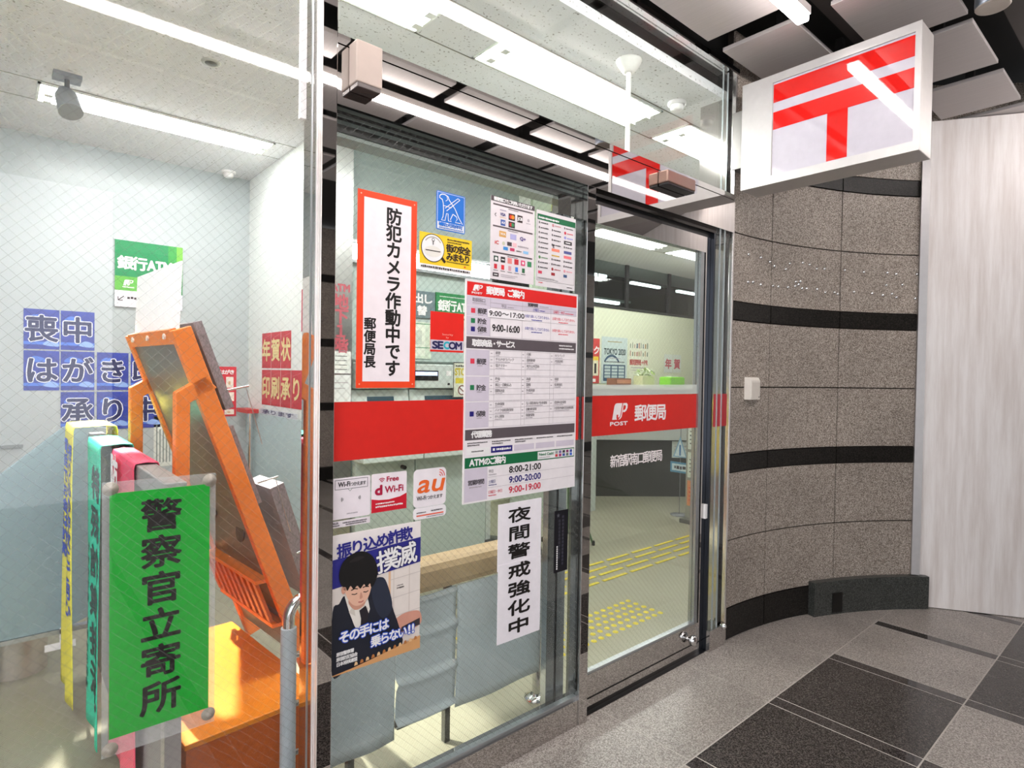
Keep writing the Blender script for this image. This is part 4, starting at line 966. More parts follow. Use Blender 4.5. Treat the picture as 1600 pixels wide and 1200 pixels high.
# green ATM sign board on the back wall
r = thing('bank_sign', (0.86, 3.33, 1.87), 'green and white hanging board for the bank machines behind the orange stand', 'sign')
s = wall_sheet(0.655, 1.08, 1.872, 2.340, 3.325, mat('e4e2ea', 0.5)); s.b.box(0, 0, -0.02, 0.425, 0.468, -0.001, mat('c9c9cc', .5))
s.rect(0, 0.215, 0.425, 0.468, mat('1f8a55', 0.5), 1); s.rect(0.33, 0.215, 0.425, 0.468, mat('3fa04e', 0.5), 2); s.rect(0.385, 0.30, 0.425, 0.468, mat('7cc24f', .5), 3); s.rect(0, 0.115, 0.20, 0.215, mat('62b04a', 0.5), 2); s.rect(0.20, 0.115, 0.425, 0.215, mat('2a8a4c', 0.5), 2)
s.chars('銀行', 0.022, 0.268, 0.083, 0.085, WHITE, 4, b=0.0035, pitch=0.086); s.text('ATM', 0.198, 0.275, 0.352, 0.343, WHITE, 4, b=0.0040)
logo(s, 0.050, 0.150, 0.062, 0.042, WHITE, 4); s.scrib(0.046, 0.135, 0.12, 0.145, WHITE, 4); s.chars('ゆうちょ銀行', 0.135, 0.15, 0.036, 0.04, WHITE, 4, b=0.001)
s.line([(0.055, 0.075), (0.020, 0.045)], 0.006, TXT, 2); s.line([(0.020, 0.070), (0.020, 0.045), (0.048, 0.045)], 0.006, TXT, 2); s.scrib(0.075, 0.055, 0.16, 0.075, TXT, 2)
s.build('board', parent=r)
# red flyer
s = wall_sheet(1.262, 1.468, 1.072, 1.462, 3.337, mat('cf3040', 0.5))
s.chars('年賀はがき', 0.012, 0.330, 0.034, 0.034, WHITE, b=0.0015, pitch=0.036)
for (x, z, w_, h_) in ((0.04, 0.225, 0.068, 0.085), (0.13, 0.225, 0.055, 0.085), (0.005, 0.12, 0.055, 0.08), (0.09, 0.12, 0.10, 0.07), (0.03, 0.01, 0.075, 0.085), (0.12, 0.015, 0.07, 0.04)):
    s.rect(x, z, x+w_, z+h_, mat('ece3d6', .5), 1); s.rect(x+w_*.3, z+h_*.3, x+w_*.6, z+h_*.6, mat('d9b08a', .5), 2)
s.build('flyer', 'red flyer with white panels on the wall behind the orange stand', 'flyer')
s = wall_sheet(0.90, 1.07, 0.72, 1.09, 3.337, mat('d5dad2', 0.5), )
for i in range(7): s.rect(0.015+i*0.021, 0.03, 0.023+i*0.021, 0.33-random.uniform(0, .08), mat('7f8a86', .5), 1, True)
s.build('notice_paper', 'pale vertical paper with columns of small print on the back wall', 'paper')
structure(MB().box(-1.2, 3.325, 0.915, 0.16, 3.345, 0.935, mat('8d9496', 0.4, 0.4)).build('trim_rail'))
# chrome pole in the corner
r = thing('corner_pole', (1.50, 3.10, 0), 'slim chrome pole standing in front of the blue-grey dado', 'pole')
b = MB(); b.tube([(1.50, 3.10, 0.015), (1.50, 3.10, 1.11)], 0.022, CHROME, 16); b.build('tube', r)
b = MB(); b.lathe(1.50, 3.10, [(0.045, 0.0), (0.045, 0.012), (0.03, 0.018)], CHROME, 18); b.build('base', r)
b = MB(); b.box(1.46, 3.04, 1.11, 1.545, 3.30, 1.14, mat('c23a3a', .5)); b.build('cap', r)

# ---- orange leaflet stand (local frame: p along width near->far, q across towards the right)
ST0 = Vector((0.505, 0.55, 0)); SD = Vector((-0.075, 0.9972, 0)); SQ = Vector((0.9972, 0.075, 0)); SW = 0.60
def sp3(q, w_, z): return ST0 + SQ*q + SD*w_ + Vector((0, 0, z))
OR = mat('ee8436', 0.42, noise=0.05, nscale=5, name='orange_wood'); ORD = mat('c8652a', 0.45, name='orange_wood_dark'); GB = mat('6f6c68', 0.35, noise=0.10, nscale=3, name='grey_backboard')
r = thing('leaflet_stand', sp3(0.2, SW/2, 0), 'tall orange leaflet stand seen from behind with a white header card', 'display stand')
def bar(p0, p1, wd, th, m, w_):
    """board of width wd in the q-z plane, thickness th along the stand's width"""
    a = Vector((p0[0], p0[1])); c = Vector((p1[0], p1[1])); dd = (c-a).normalized(); n = Vector((-dd.y, dd.x))*wd/2
    pts = [sp3(*(lambda v: (v.x, w_, v.y))(v)) for v in (a-n, a+n, c+n, c-n)]
    return pts, SD*th, m
for w_, nm_ in ((0.0, 'side_frame'), (SW-0.035, 'side_frame')):
    b = MB()
    b.prism(*bar((-0.028, 1.578), (0.455, 0.24), 0.062, 0.035, OR, w_))
    pts = [sp3(-0.045, w_, 0.32), sp3(0.0, w_, 0.32), sp3(0.0, w_, 1.33), sp3(0.085, w_, 1.38), sp3(0.045, w_, 1.42), sp3(-0.045, w_, 1.365)]
    b.prism(pts, SD*0.035, OR)
    b.build(nm_, r, bevel=0.003)
b = MB(); b.prism([sp3(-0.035, 0.035, 1.54), sp3(-0.022, 0.035, 1.545), sp3(0.418, 0.035, 0.33), sp3(0.405, 0.035, 0.325)], SD*(SW-0.07), GB); b.build('back_board', r)
b = MB(); b.prism([sp3(-0.040, 0.035, 1.525), sp3(-0.018, 0.035, 1.53), sp3(-0.036, 0.035, 1.58), sp3(-0.056, 0.035, 1.572)], SD*(SW-0.07), OR); b.build('top_rail', r)
for k in range(3):
    b = MB(); c = sp3(-0.050, 0.10+k*0.20, 1.552); b.tube([c, c-SQ*0.006], 0.010, mat('e8dfd6', .3), 12); b.build('rivet', r)
b = MB(); b.prism([sp3(-0.030, 0.03, 1.56), sp3(-0.026, 0.03, 1.56), sp3(-0.017, 0.03, 1.805), sp3(-0.021, 0.03, 1.805)], SD*(SW-0.06), mat('ffffff', 0.5)); b.build('header_card', r)
for (w_, z, rr) in ((0.14, 0.83, 0.040), (0.38, 0.87, 0.036)):
    b = MB(); qq = -0.022+(1.545-z)*0.362-0.014; c = sp3(qq, w_, z); b.tube([c, c-SQ*0.006], rr, mat('4b4647', .5), 18); b.build('round_magnet', r)
# slatted ledge
b = MB(); b.prism(*bar((0.235, 0.655), (0.300, 0.655), 0.014, SW-0.07, OR, 0.035)); b.prism(*bar((0.300, 0.475), (0.355, 0.475), 0.014, SW-0.07, OR, 0.035)); b.build('ledge', r)
for k in range(9):
    w_ = 0.055+k*0.064
    b = MB(); b.prism(*bar((0.245, 0.652), (0.310, 0.478), 0.012, 0.030, ORD, w_)); b.build('slat', r)
b = MB(); P = [sp3(-0.075, -0.22, 0.0), sp3(0.36, -0.22, 0.0), sp3(0.36, 0.60, 0.0), sp3(-0.075, 0.60, 0.0)]
b.prism(P, (0, 0, 0.285), ORD); b.build('plinth', r, bevel=0.003)
b = MB(); P = [p+Vector((0, 0, 0.286)) for p in (sp3(-0.08, -0.226, 0), sp3(0.366, -0.226, 0), sp3(0.366, 0.606, 0), sp3(-0.08, 0.606, 0))]
b.prism(P, (0, 0, 0.018), mat('ef9028', 0.4, name='orange_board')); b.build('base_board', r, bevel=0.003)
# leaflets held on the front side
MAG2 = mat('8c8486', 0.6, noise=0.3, nscale=80, stretch=(1, 30, 1), name='leaflet_edges')
def leaflets(q0, z0, q1, z1, th, w0, w1, label):
    a = Vector((q0, z0)); c = Vector((q1, z1)); dd = (c-a).normalized(); n = Vector((dd.y, -dd.x)); n = n if n.x > 0 else -n
    v = [a, c, c+n*th, a+n*th]
    b = MB(); b.prism([sp3(p.x, w0, p.y) for p in v], SD*(w1-w0), MAG2); b.build
    return tag(b.build('leaflet_stack', base=sp3(q1, w0, z1)), label, 'leaflets', 'leaflets on the orange stand')
leaflets(0.015, 1.60, 0.125, 1.30, 0.030, 0.03, 0.25, 'upright grey leaflet stack at the top of the orange stand beside the header card')
leaflets(0.135, 1.24, 0.240, 0.95, 0.016, 0.03, 0.25, 'thin dark red leaflets halfway down the right of the orange stand')
leaflets(0.285, 1.00, 0.43, 0.56, 0.055, 0.03, 0.25, 'thick grey stack of leaflets low on the right of the orange stand')
for k, (q_, z) in enumerate(((0.125, 1.37), (0.235, 1.03), (0.385, 0.74))):
    b = MB(); b.tube([sp3(q_, 0.02, z), sp3(q_+0.075, 0.02, z+0.015)], 0.004, CHROME, 8); b.tube([sp3(q_+0.065, 0.02, z+0.012), sp3(q_+0.125, 0.02, z-0.20)], 0.0018, CHROME, 6); b.build('wire_holder', r)

# ---- grey barrier draped with three banners
r = thing('banner_barrier', (0.365, 1.0, 0), 'grey metal barrier rail standing behind the green police notice', 'barrier')
GM = mat('a9a5a3', 0.35, 0.5, name='barrier_metal')
b = MB(); b.box(0.337, 0.085, 1.085, 0.392, 1.66, 1.146, GM); b.build('top_rail', r, bevel=0.003)
for yy in (0.10, 1.0, 1.60):
    b = MB(); b.box(0.345, yy, 0.0, 0.385, yy+0.045, 1.085, GM); b.build('post', r)
b = MB(); b.box(0.36, 0.145, 0.12, 0.37, 1.60, 1.085, mat('8f8b8b', 0.5)); b.build('infill_panel', r)
def drape(y0, y1, bulge, m, name, label, drop=0.05, seed=1, skew=0.0, hl=0.031, top=1.150):
    rnd = random.Random(seed); ph = rnd.uniform(0, 6); hw = 0.031; k0 = top-1.150
    prof = [(-hl-bulge*1.0, drop)] + [(-hl-bulge*(0.35+0.65*math.sin(t*PI*0.5+0.2)), 1.10+k0-(1.10+k0-drop)*t) for t in (0.85, 0.7, 0.55, 0.4, 0.28, 0.16, 0.06)] + [(-hl-0.004, 1.135+k0), (-hl, top), (0, top+0.004), (hw, top), (hw+0.004, 1.13+k0), (hw+0.006, 0.9), (hw+0.008, 0.6), (hw+0.009, 0.45)]
    n = len(prof)-1
    def f(u, v):
        t = v*n; i = min(int(t), n-1); k = t-i
        x = prof[i][0]*(1-k)+prof[i+1][0]*k; z = prof[i][1]*(1-k)+prof[i+1][1]*k
        amp = 0.008*min(1, max(0, (1.1-z)))
        return (0.3645+x+amp*math.sin(u*9+ph+z*2), y0+(y1-y0)*u+skew*(1.15-z), z)
    b = MB(); b.grid(f, 18, 60, m)
    f.y0, f.y1 = y0, y1
    o = b.build(name, base=(0.3645, (y0+y1)/2, drop), solid=0.002)
    return tag(o, label, 'banner', 'banners draped over the barrier'), f
PK = mat('e94b6c', 0.5, name='pink_cloth'); TE = mat('1fd0a8', 0.55, name='teal_cloth'); YL = mat('f6e84c', 0.55, name='yellow_cloth')
o, f = drape(0.46, 0.90, 0.004, PK, 'banner', 'pink banner draped over the barrier nearest the green police notice', 0.08, 3)
s = Sheet((0.318, 0.84, 0.60), (0, -1, 0), Z3, 0.001, 0.001, 0.0002, WHITE)
s.chars('防犯', 0.02, 0.42, 0.13, 0.12, WHITE, 2, b=0.006, vertical=True, pitch=0.17); s.build('banner_print', parent=o)
o, f = drape(0.90, 1.26, 0.006, TE, 'banner', 'teal banner with dark vertical characters between the yellow and pink banners', 0.06, 5, hl=0.065, top=1.162)
def cloth_text(o, f, st, u0, z0, cw, ch, m, b=0.004, pitch=None, off=0.006):
    """characters laid on the left face of a draped cloth; u grows towards the glass"""
    R = cell(); mb = MB(); bx_, by_, bz_ = o['_base']
    def xat(y, z):
        u = min(1, max(0, (y-f.y0)/(f.y1-f.y0))); lo, hi = 0.0, 0.62
        for _ in range(30):
            md = (lo+hi)/2
            if f(u, md)[2] < z: lo = md
            else: hi = md
        return f(u, lo)[0]
    for i, chh in enumerate(st):
        vs, fs = glyph(chh)
        if not vs: continue
        for k, (dx, dy) in enumerate([(0, 0), (b, 0), (-b, 0), (0, b), (0, -b)]):
            out = []
            for x, y in vs:
                yy = u0 - (x-R[0])/(R[2]-R[0])*cw + dx; zz = z0 - i*(pitch or ch*1.1) + (y-R[1])/(R[3]-R[1])*ch + dy
                out.append((xat(yy, zz)-off-0.00003*k, yy, zz))
            mb.add(out, fs, m)
    mb.build('banner_print', o)
cloth_text(o, f, '特殊詐欺撲滅', 1.10, 0.95, 0.18, 0.115, mat('0e3a36', .5), b=0.005, pitch=0.15, off=0.003)
cloth_text(o, f, '原宿警察署・原宿防犯協会', 1.21, 0.72, 0.060, 0.032, mat('0e3a36', .5), b=0.001, pitch=0.048, off=0.003)
o, f = drape(1.28, 1.60, 0.012, YL, 'banner', 'yellow banner with blue lettering farthest along the barrier', 0.06, 8, hl=0.111, top=1.20)
cloth_text(o, f, '振り込め詐欺にご用心', 1.42, 1.06, 0.12, 0.062, mat('2a4cc8', .5), b=0.003, pitch=0.070, off=0.003)
cloth_text(o, f, '電話でお金は詐欺', 1.57, 1.08, 0.12, 0.055, mat('2a4cc8', .5), b=0.003, pitch=0.064, off=0.003)

# ---- grey-blue privacy screen desk at the far left
SCN = mat('869ca3', 0.30, noise=0.03, nscale=2, name='grey_blue_screen')
r = thing('writing_desk', (-0.3, 1.95, 0), 'writing desk with a large slanted grey-blue privacy screen at the left edge', 'desk')
b = MB(); b.prism([(-1.1, 1.75, 0.235), (0.27, 1.75, 0.235), (0.43, 1.75, 0.30), (0.43, 1.75, 1.155), (0.285, 1.75, 1.176), (0.25, 1.75, 1.165), (0.032, 1.75, 0.97), (-0.25, 1.75, 0.78), (-1.1, 1.75, 0.70)], (0, 0.03, 0), SCN); b.build('privacy_screen', r, bevel=0.004)
b = MB(); b.box(-1.1, 1.744, 0.215, 0.43, 1.785, 0.235, ALU); b.build('screen_trim', r)
b = MB(); b.box(-1.1, 1.79, 0.68, 0.40, 2.25, 0.71, mat('cfd3d0', 0.4)); b.build('desk_top', r)
b = MB(); b.lathe(0.10, 1.98, [(0.11, 0.0), (0.11, 0.68)], mat('c9c2b8', 0.28, 0.6, name='desk_leg'), 28); b.build('leg', r)
b = MB(); b.box(-0.9, 1.85, 0.0, -0.08, 2.2, 0.60, mat('8f9496', 0.4, 0.4)); b.build('pedestal', r, bevel=0.004)
b = MB(); b.box(0.185, 1.742, 0.145, 0.30, 1.75, 0.175, WHITE); b.box(0.24, 1.744, 0.17, 0.26, 1.75, 0.24, WHITE); b.build('white_tag', r)

# ---- guard rail just inside the glass: bent chrome pipe, padded sleeves, hanging grey cloths
r = thing('guard_rail', (1.27, 0.24, 0), 'chrome guard rail with a beige padded top standing just behind the glass', 'guard rail')
Yr = 0.24
def arc_path(x0, x1, zt, rad):
    P = [(x0, Yr, 0.012)]
    for k in range(7): a = PI-k*PI/12; P.append((x0+rad+rad*math.cos(a), Yr, zt-rad+rad*math.sin(a)))
    for k in range(7): a = PI/2-k*PI/12; P.append((x1-rad+rad*math.cos(a), Yr, zt-rad+rad*math.sin(a)))
    P.append((x1, Yr, 0.012)); return P
b = MB(); b.tube(arc_path(0.724, 1.835, 0.705, 0.06), 0.0185, CHROME, 16); b.build('pipe', r)
for xx in (0.724, 1.835):
    b = MB(); b.lathe(xx, Yr, [(0.055, 0.0), (0.055, 0.008), (0.028, 0.018)], CHROME, 22); b.build('floor_flange', r)
b = MB(); b.tube([(0.724, Yr, 0.10), (0.724, Yr, 0.615)], 0.0245, mat('bcc7ce', 0.7), 16); b.build('foam_sleeve', r)
BE = mat('b99e79', 0.55, noise=0.06, nscale=20, name='beige_pad')
b = MB(); b.box(0.80, Yr-0.062, 0.625, 1.775, Yr+0.062, 0.738, BE); b.build('padded_top', r, bevel=0.03)
for zz in (0.52, 0.36, 0.20):
    b = MB(); b.tube([(0.724, Yr, zz), (1.835, Yr, zz)], 0.010, CHROME, 10); b.build('cross_bar', r)
for xx in (0.94, 1.345):
    b = MB(); b.box(xx-0.012, Yr-0.012, 0.0, xx+0.012, Yr+0.012, 0.63, mat('6e706e', 0.2, 0.9)); b.build('leg', r)
b = MB(); b.box(1.12, Yr-0.015, 0.135, 1.345, Yr+0.015, 0.160, mat('3a3a38', 0.4, 0.4)); b.build('foot_bar', r)
CG = mat('c6ced1', 0.55, noise=0.05, nscale=6, name='grey_cloth')
def cloth(x0, x1, z1, z0, y, label, ph, dip=0.0):
    def f(u, v): return (x0+(x1-x0)*u, y+0.006*math.sin(u*7+ph)*(1-v)+0.004*math.sin(v*5+ph), z0+dip*math.sin(u*PI)+(z1-z0-dip*math.sin(u*PI))*v)
    b = MB(); b.grid(f, 24, 12, CG)
    return tag(b.build('cloth_panel', base=((x0+x1)/2, y, z0), solid=0.003), label, 'cloth', 'grey cloths on the guard rail')
cloth(0.835, 1.090, 0.627, 0.125, Yr-0.050, 'smooth grey cloth hanging on the guard rail behind the boy poster', 0.4)
def folded(x0, x1, y):
    prof = [(0.000, 0.627), (0.002, 0.622), (-0.014, 0.615), (-0.004, 0.60), (0.0, 0.56), (0.002, 0.505), (-0.020, 0.490), (-0.006, 0.46), (0.0, 0.40), (0.002, 0.345), (-0.022, 0.330), (-0.006, 0.30), (0.0, 0.24), (0.002, 0.195), (-0.02, 0.18), (0.0, 0.165)]
    n = len(prof)-1
    def f(u, v):
        t = (1-v)*n; i = min(int(t), n-1); k = t-i
        return (x0+(x1-x0)*u, y+prof[i][0]*(1-k)+prof[i+1][0]*k, prof[i][1]*(1-k)+prof[i+1][1]*k-0.008*math.sin(u*PI))
    b = MB(); b.grid(f, 12, 60, CG)
    return tag(b.build('cloth_panel', base=((x0+x1)/2, y, 0.16), solid=0.003), 'pleated grey cloth with three horizontal folds in the middle of the guard rail', 'cloth', 'grey cloths on the guard rail')
folded(1.092, 1.352, Yr-0.046)
cloth(1.354, 1.800, 0.627, 0.150, Yr-0.055, 'wide grey cloth on the guard rail behind the night guard notice', 2.2, 0.0)

# ================================================================ BANK MACHINES
PILY = 1.898
s = front(1.600, 1.40, 0.001, 0.001, PILY, 0.0004, WHITE)
PR_ = mat('c05a66', 0.5)
s.text('ATM', 0.004, 0.545, 0.125, 0.59, PR_, b=0.003); s.chars('地下１階', 0.022, 0.435, 0.09, 0.088, PR_, b=0.0035, vertical=True, pitch=0.092)
s.build('direction_lettering', 'pink vertical lettering with an ATM heading on the steel pilaster', 'lettering')
s = front(1.602, 1.425, 0.138, 0.145, PILY-0.001, 0.001, mat('e3e6e2', .5)); s.frame(0, 0, 0.138, 0.145, 0.003, LINE)
for i in range(4): s.scrib(0.03, 0.025+i*0.028, 0.11, 0.031+i*0.028, TXT)
s.build('notice_paper', 'framed white paper below the pink lettering on the pilaster', 'paper')
s = front(1.602, 1.24, 0.138, 0.178, PILY-0.001, 0.001, mat('dfe3e2', .5)); s.scrib(0.01, 0.125, 0.12, 0.133, LINE); s.scrib(0.02, 0.09, 0.1, 0.096, LINE)
s.build('notice_paper', 'blank-looking white paper lowest on the steel pilaster', 'paper')
BODY = mat('c8d2cc', 0.4, name='machine_body'); BODY2 = mat('b4c2ba', 0.4, name='machine_panel'); DISP = lamp_mat('blue_display', (0.15, 0.3, 0.95, 1), 0.9)
def machine(x0, w_, label, do=0.26):
    r = thing('bank_machine', (x0+w_/2, 1.98, 0), label, 'bank machine', 'bank machines in a row')
    y = 1.80
    b = MB(); b.box(x0, y+0.06, 0.12, x0+w_, 2.015, 0.86, BODY2); b.build('cabinet', r, bevel=0.006)
    b = MB(); b.box(x0+0.02, y+0.10, 0.0, x0+w_-0.02, 2.02, 0.12, BLACK); b.build('toe_kick', r)
    b = MB(); b.prism([(x0, y-0.05, 0.86), (x0, y-0.05, 0.97), (x0, y+0.10, 1.02), (x0, y+0.22, 1.02), (x0, y+0.22, 0.86)], (w_, 0, 0), BODY); b.build('console', r, bevel=0.006)
    b = MB(); b.prism([(x0, y+0.10, 1.02), (x0, y+0.16, 1.32), (x0, 2.02, 1.32), (x0, 2.02, 1.02)], (w_, 0, 0), BODY); b.build('upper_body', r, bevel=0.006)
    b = MB(); b.prism([(x0+0.12, y+0.104, 1.06), (x0+0.12, y+0.147, 1.275), (x0+0.12, y+0.152, 1.275), (x0+0.12, y+0.11, 1.06)], (w_-0.24, 0, 0), mat('39505c', 0.15)); b.build('screen', r)
    b = MB(); b.box(x0+0.02, y+0.10, 1.33, x0+w_-0.02, 2.02, 1.50, BODY); b.build('hood', r, bevel=0.008)
    b = MB(); b.box(x0+do, y+0.096, 1.385, x0+do+0.20, y+0.101, 1.455, BLACK); b.build('display_frame', r)
    b = MB(); b.box(x0+do+0.01, y+0.093, 1.420, x0+do+0.19, y+0.097, 1.446, DISP); b.build('display', r)
    b = MB(); b.box(x0+do+0.27, y+0.096, 1.42, x0+do+0.31, y+0.101, 1.455, WHITE); b.build('plate', r)
    b = MB(); b.tube([(x0+do+0.29, y+0.10, 1.36), (x0+do+0.29, y+0.09, 1.36)], 0.008, BLACK, 10); b.build('camera_dot', r)
    b = MB(); b.tube([(x0+w_-0.10, y+0.06, 0.80), (x0+w_-0.10, y+0.02, 0.80)], 0.014, BLACK, 12); b.build('key_knob', r)
    return r
machine(1.76, 0.44, 'narrow pale bank machine behind the red-bordered camera notice', 0.10)
machine(2.21, 0.62, 'wider pale bank machine with a lit blue display and a dark kick strip', 0.0)
structure(MB().box(1.745, 1.99, 1.52, 2.93, 2.02, 2.285, mat('b7c6c0', 0.4)).build('trim_niche'))
r = thing('niche_light', (2.4, 1.9, 2.2), 'lit strip above the bank machines', 'light')
b = MB(); b.box(1.76, 1.965, 2.17, 2.92, 1.99, 2.275, LAMPW); b.build('diffuser', r)
b = MB(); b.box(1.75, 1.945, 2.15, 2.93, 1.99, 2.17, ALU); b.build('housing', r)
s = front(1.86, 1.83, 0.565, 0.19, 1.975, 0.012, mat('6f8287', .4)); s.chars('払出し', 0.31, 0.105, 0.075, 0.062, WHITE, b=0.003, pitch=0.078); s.chars('振替', 0.31, 0.02, 0.072, 0.062, WHITE, b=0.003, pitch=0.11); s.chars('預入れ', 0.03, 0.105, 0.075, 0.062, WHITE, b=0.003, pitch=0.078)
s.build('service_sign', 'grey-blue service sign above the machines beside the green bank sign', 'sign')
s = front(2.435, 1.82, 0.46, 0.205, 1.975, 0.012, mat('2f8a50', .4)); s.rect(0, 0, 0.46, 0.050, mat('d8e2d4', .5)); s.chars('銀行', 0.022, 0.075, 0.078, 0.075, WHITE, b=0.003); s.text('ATM', 0.185, 0.08, 0.315, 0.142, WHITE, b=0.0035); s.scrib(0.03, 0.175, 0.3, 0.182, WHITE); s.scrib(0.05, 0.014, 0.26, 0.034, GR2)
s.build('bank_sign', 'green machine sign above the square red security sticker', 'sign')
s = front(1.90, 1.54, 0.50, 0.26, 1.98, 0.004, mat('cfdcc8', .5)); s.rect(0.32, 0.02, 0.45, 0.24, mat('e6ecdd', .5)); s.rect(0.30, 0.245, 0.5, 0.25, mat('3c8a5c', .5)); s.rect(0.34, 0.10, 0.42, 0.2, mat('c9d2c4', .5), 2); s.rect(0.30, 0.075, 0.5, 0.08, mat('3c8a5c', .5), 3)
s.build('instruction_panel', 'pale instruction panel under the grey-blue service sign', 'panel')
s = front(2.54, 1.26, 0.16, 0.26, 1.896, 0.002, mat('d9dcc8', .5)); s.frame(0, 0, 0.16, 0.26, 0.006, TXT); s.text('STOP!', 0.015, 0.165, 0.145, 0.215, mat('c9b62a', .5), b=0.003); s.scrib(0.02, 0.225, 0.14, 0.24, INK); s.rect(0.02, 0.105, 0.14, 0.145, mat('d9c838', .5)); s.disc(0.08, 0.055, 0.038, mat('7a4a42', .5)); s.disc(0.08, 0.055, 0.028, WHITE, 2); s.line([(0.055, 0.075), (0.105, 0.035)], 0.01, mat('7a4a42', .5), 3)
s.build('warning_poster', 'small yellow-lettered STOP poster with a prohibition ring', 'poster')
r = thing('sign_post', (3.12, 2.21, 0), 'white post on a round black floor base beside the machines', 'post')
b = MB(); b.lathe(3.12, 2.21, [(0.17, 0.0), (0.17, 0.03), (0.15, 0.05), (0.03, 0.06)], mat('1d2022', .45), 30); b.build('base', r)
b = MB(); b.box(3.095, 2.185, 0.055, 3.145, 2.235, 1.15, mat('d5dad4', .5)); b.build('upright', r)
# hanging pale board to the right of the machines
r = thing('hanging_board', (3.43, 1.82, 1.95), 'pale green board hanging from the office ceiling behind the mark sheets', 'board')
b = MB(); b.box(3.215, 1.80, 1.95, 3.62, 1.83, 2.90, mat('bccbb4', .5)); b.build('panel', r)
b = MB(); b.box(3.60, 1.79, 1.95, 3.635, 1.80, 2.90, mat('f2f4ec', .4)); b.build('lit_edge_strip', r)  # lit vertical edge of the board put into a paler strip
b = MB(); b.box(3.42, 1.78, 2.76, 3.60, 1.80, 2.86, mat('d9d438', .5)); b.build('yellow_label', r)

# ================================================================ FLOOR GUIDES
YB = mat('d8c434', 0.5, name='tactile_yellow')
for rr in range(4):
    yy = 1.02+rr*0.095
    for k in range(9):
        x0 = 2.30+k*0.31+0.075*(rr % 2)
        b = MB(); b.box(x0, yy, 0, x0+0.262, yy+0.028, 0.005, YB)
        o = b.build('tactile_bar', base=(x0+0.14, yy, 0), bevel=0.003); tag(o, 'yellow raised guide bar in the rows of dashes on the office floor', 'floor marker', 'yellow guide bars')
tile0 = None
def dots(x0, y0):
    global tile0
    if tile0 is None:
        b = MB()
        for i in range(5):
            for k in range(5): b.lathe(0.03+i*0.061, 0.03+k*0.061, [(0.017, 0.0), (0.015, 0.004), (0.010, 0.005), (0.0, 0.005)], YB, 14)
        tile0 = b.build('tactile_dots', base=(0, 0, 0)); tile0.location = (x0, y0, 0); o = tile0
    else: o = tile0.copy(); COL.objects.link(o); o.location = (x0, y0, 0)
    return tag(o, 'square of raised yellow warning dots on the floor behind the glass doors', 'floor marker', 'yellow dot squares')
for x0, y0 in ((2.80, 0.42), (2.495, 0.42), (2.19, 0.42), (1.885, 0.42), (2.19, 0.725), (1.885, 0.725)): dots(x0, y0)

# ================================================================ COUNTER AND OFFICE
CD = mat('3b3d38', 0.30, noise=0.06, nscale=3, name='dark_counter_front'); CW = mat('c4c9c2', 0.4, name='counter_body')
r = thing('service_counter', (7.0, 3.0, 0), 'long service counter with a dark front and pale upper body behind the sliding door', 'counter')
A, B_ = Vector((5.36, 3.05, 0)), Vector((6.35, 2.27, 0))
fp = [A, B_, Vector((9.3, 2.27, 0)), Vector((9.3, 3.2, 0)), Vector((5.36, 3.2, 0))]
b = MB(); b.prism(fp, (0, 0, 0.68), CD); b.build('base', r)
b = MB(); n = Vector((0.03, 0.03, 0)); b.prism([p+Vector((0, 0, 0.68)) for p in (A-Vector((0.04, 0.05, 0)), B_-Vector((0.03, 0.05, 0)), Vector((9.3, 2.22, 0)), Vector((9.3, 3.2, 0)), Vector((5.32, 3.2, 0)))], (0, 0, 0.60), CW); b.build('upper_body', r)
b = MB(); b.prism([p+Vector((0, 0, 1.28)) for p in (A-Vector((0.10, 0.1, 0)), B_-Vector((0.06, 0.12, 0)), Vector((9.3, 2.15, 0)), Vector((9.3, 3.2, 0)), Vector((5.26, 3.2, 0)))], (0, 0, 0.03), mat('d9d8cc', .35)); b.build('worktop', r)
r = thing('side_cabinet', (4.5, 2.7, 0), 'pale cabinet standing at the left end of the service counter', 'cabinet')
b = MB(); b.box(4.15, 2.50, 0.0, 4.84, 3.1, 1.02, mat('ccd6cd', .4)); b.build('body', r, bevel=0.004)
b = MB(); b.box(4.12, 2.47, 1.02, 4.87, 3.13, 1.05, WHITE); b.build('top', r)
b = MB(); b.box(4.842, 2.52, 0.06, 4.86, 3.08, 0.98, mat('b9c8bf', .4)); b.build('side_panel', r)
def back_poster(x0, x1, z0, z1, m): return front(x0, z0, x1-x0, z1-z0, 3.494, 0.002, m)
s = back_poster(5.55, 6.02, 1.33, 1.915, mat('cc3f3c', .5)); s.chars('クイック', 0.02, 0.38, 0.11, 0.10, WHITE, b=0.004, pitch=0.112); s.rect(0.08, 0.10, 0.45, 0.33, mat('e9e2c6', .5)); s.rect(0.2, 0.13, 0.26, 0.26, RED, 2); s.rect(0.30, 0.13, 0.34, 0.26, INK, 2); s.rect(0.37, 0.13, 0.41, 0.26, INK, 2); s.rect(0.15, 0.3, 0.45, 0.35, mat('e9c838', .5), 2); s.rect(0.1, 0.02, 0.4, 0.06, WHITE, 2)
s.build('wall_poster', 'red poster on the office wall, leftmost through the sliding door', 'poster', 'posters over the counter')
s = back_poster(6.06, 6.60, 1.33, 1.95, mat('c6d4d2', .5)); s.text('TOKYO 2020', 0.05, 0.385, 0.50, 0.465, mat('2c4448', .5), b=0.003); s.scrib(0.12, 0.55, 0.42, 0.565, mat('b09a58', .5)); s.scrib(0.15, 0.33, 0.4, 0.345, LINE)
s.rect(0.04, 0.03, 0.50, 0.25, mat('3b5874', .5)); s.arc(0.21, 0.20, 0.17, 0.03, 30, 150, mat('3b5874', .5), 1)
for i in range(3):
    for k in range(4): s.rect(0.065+i*0.145, 0.075+k*0.042, 0.185+i*0.145, 0.107+k*0.042, mat('b8c8c8', .5), 2)
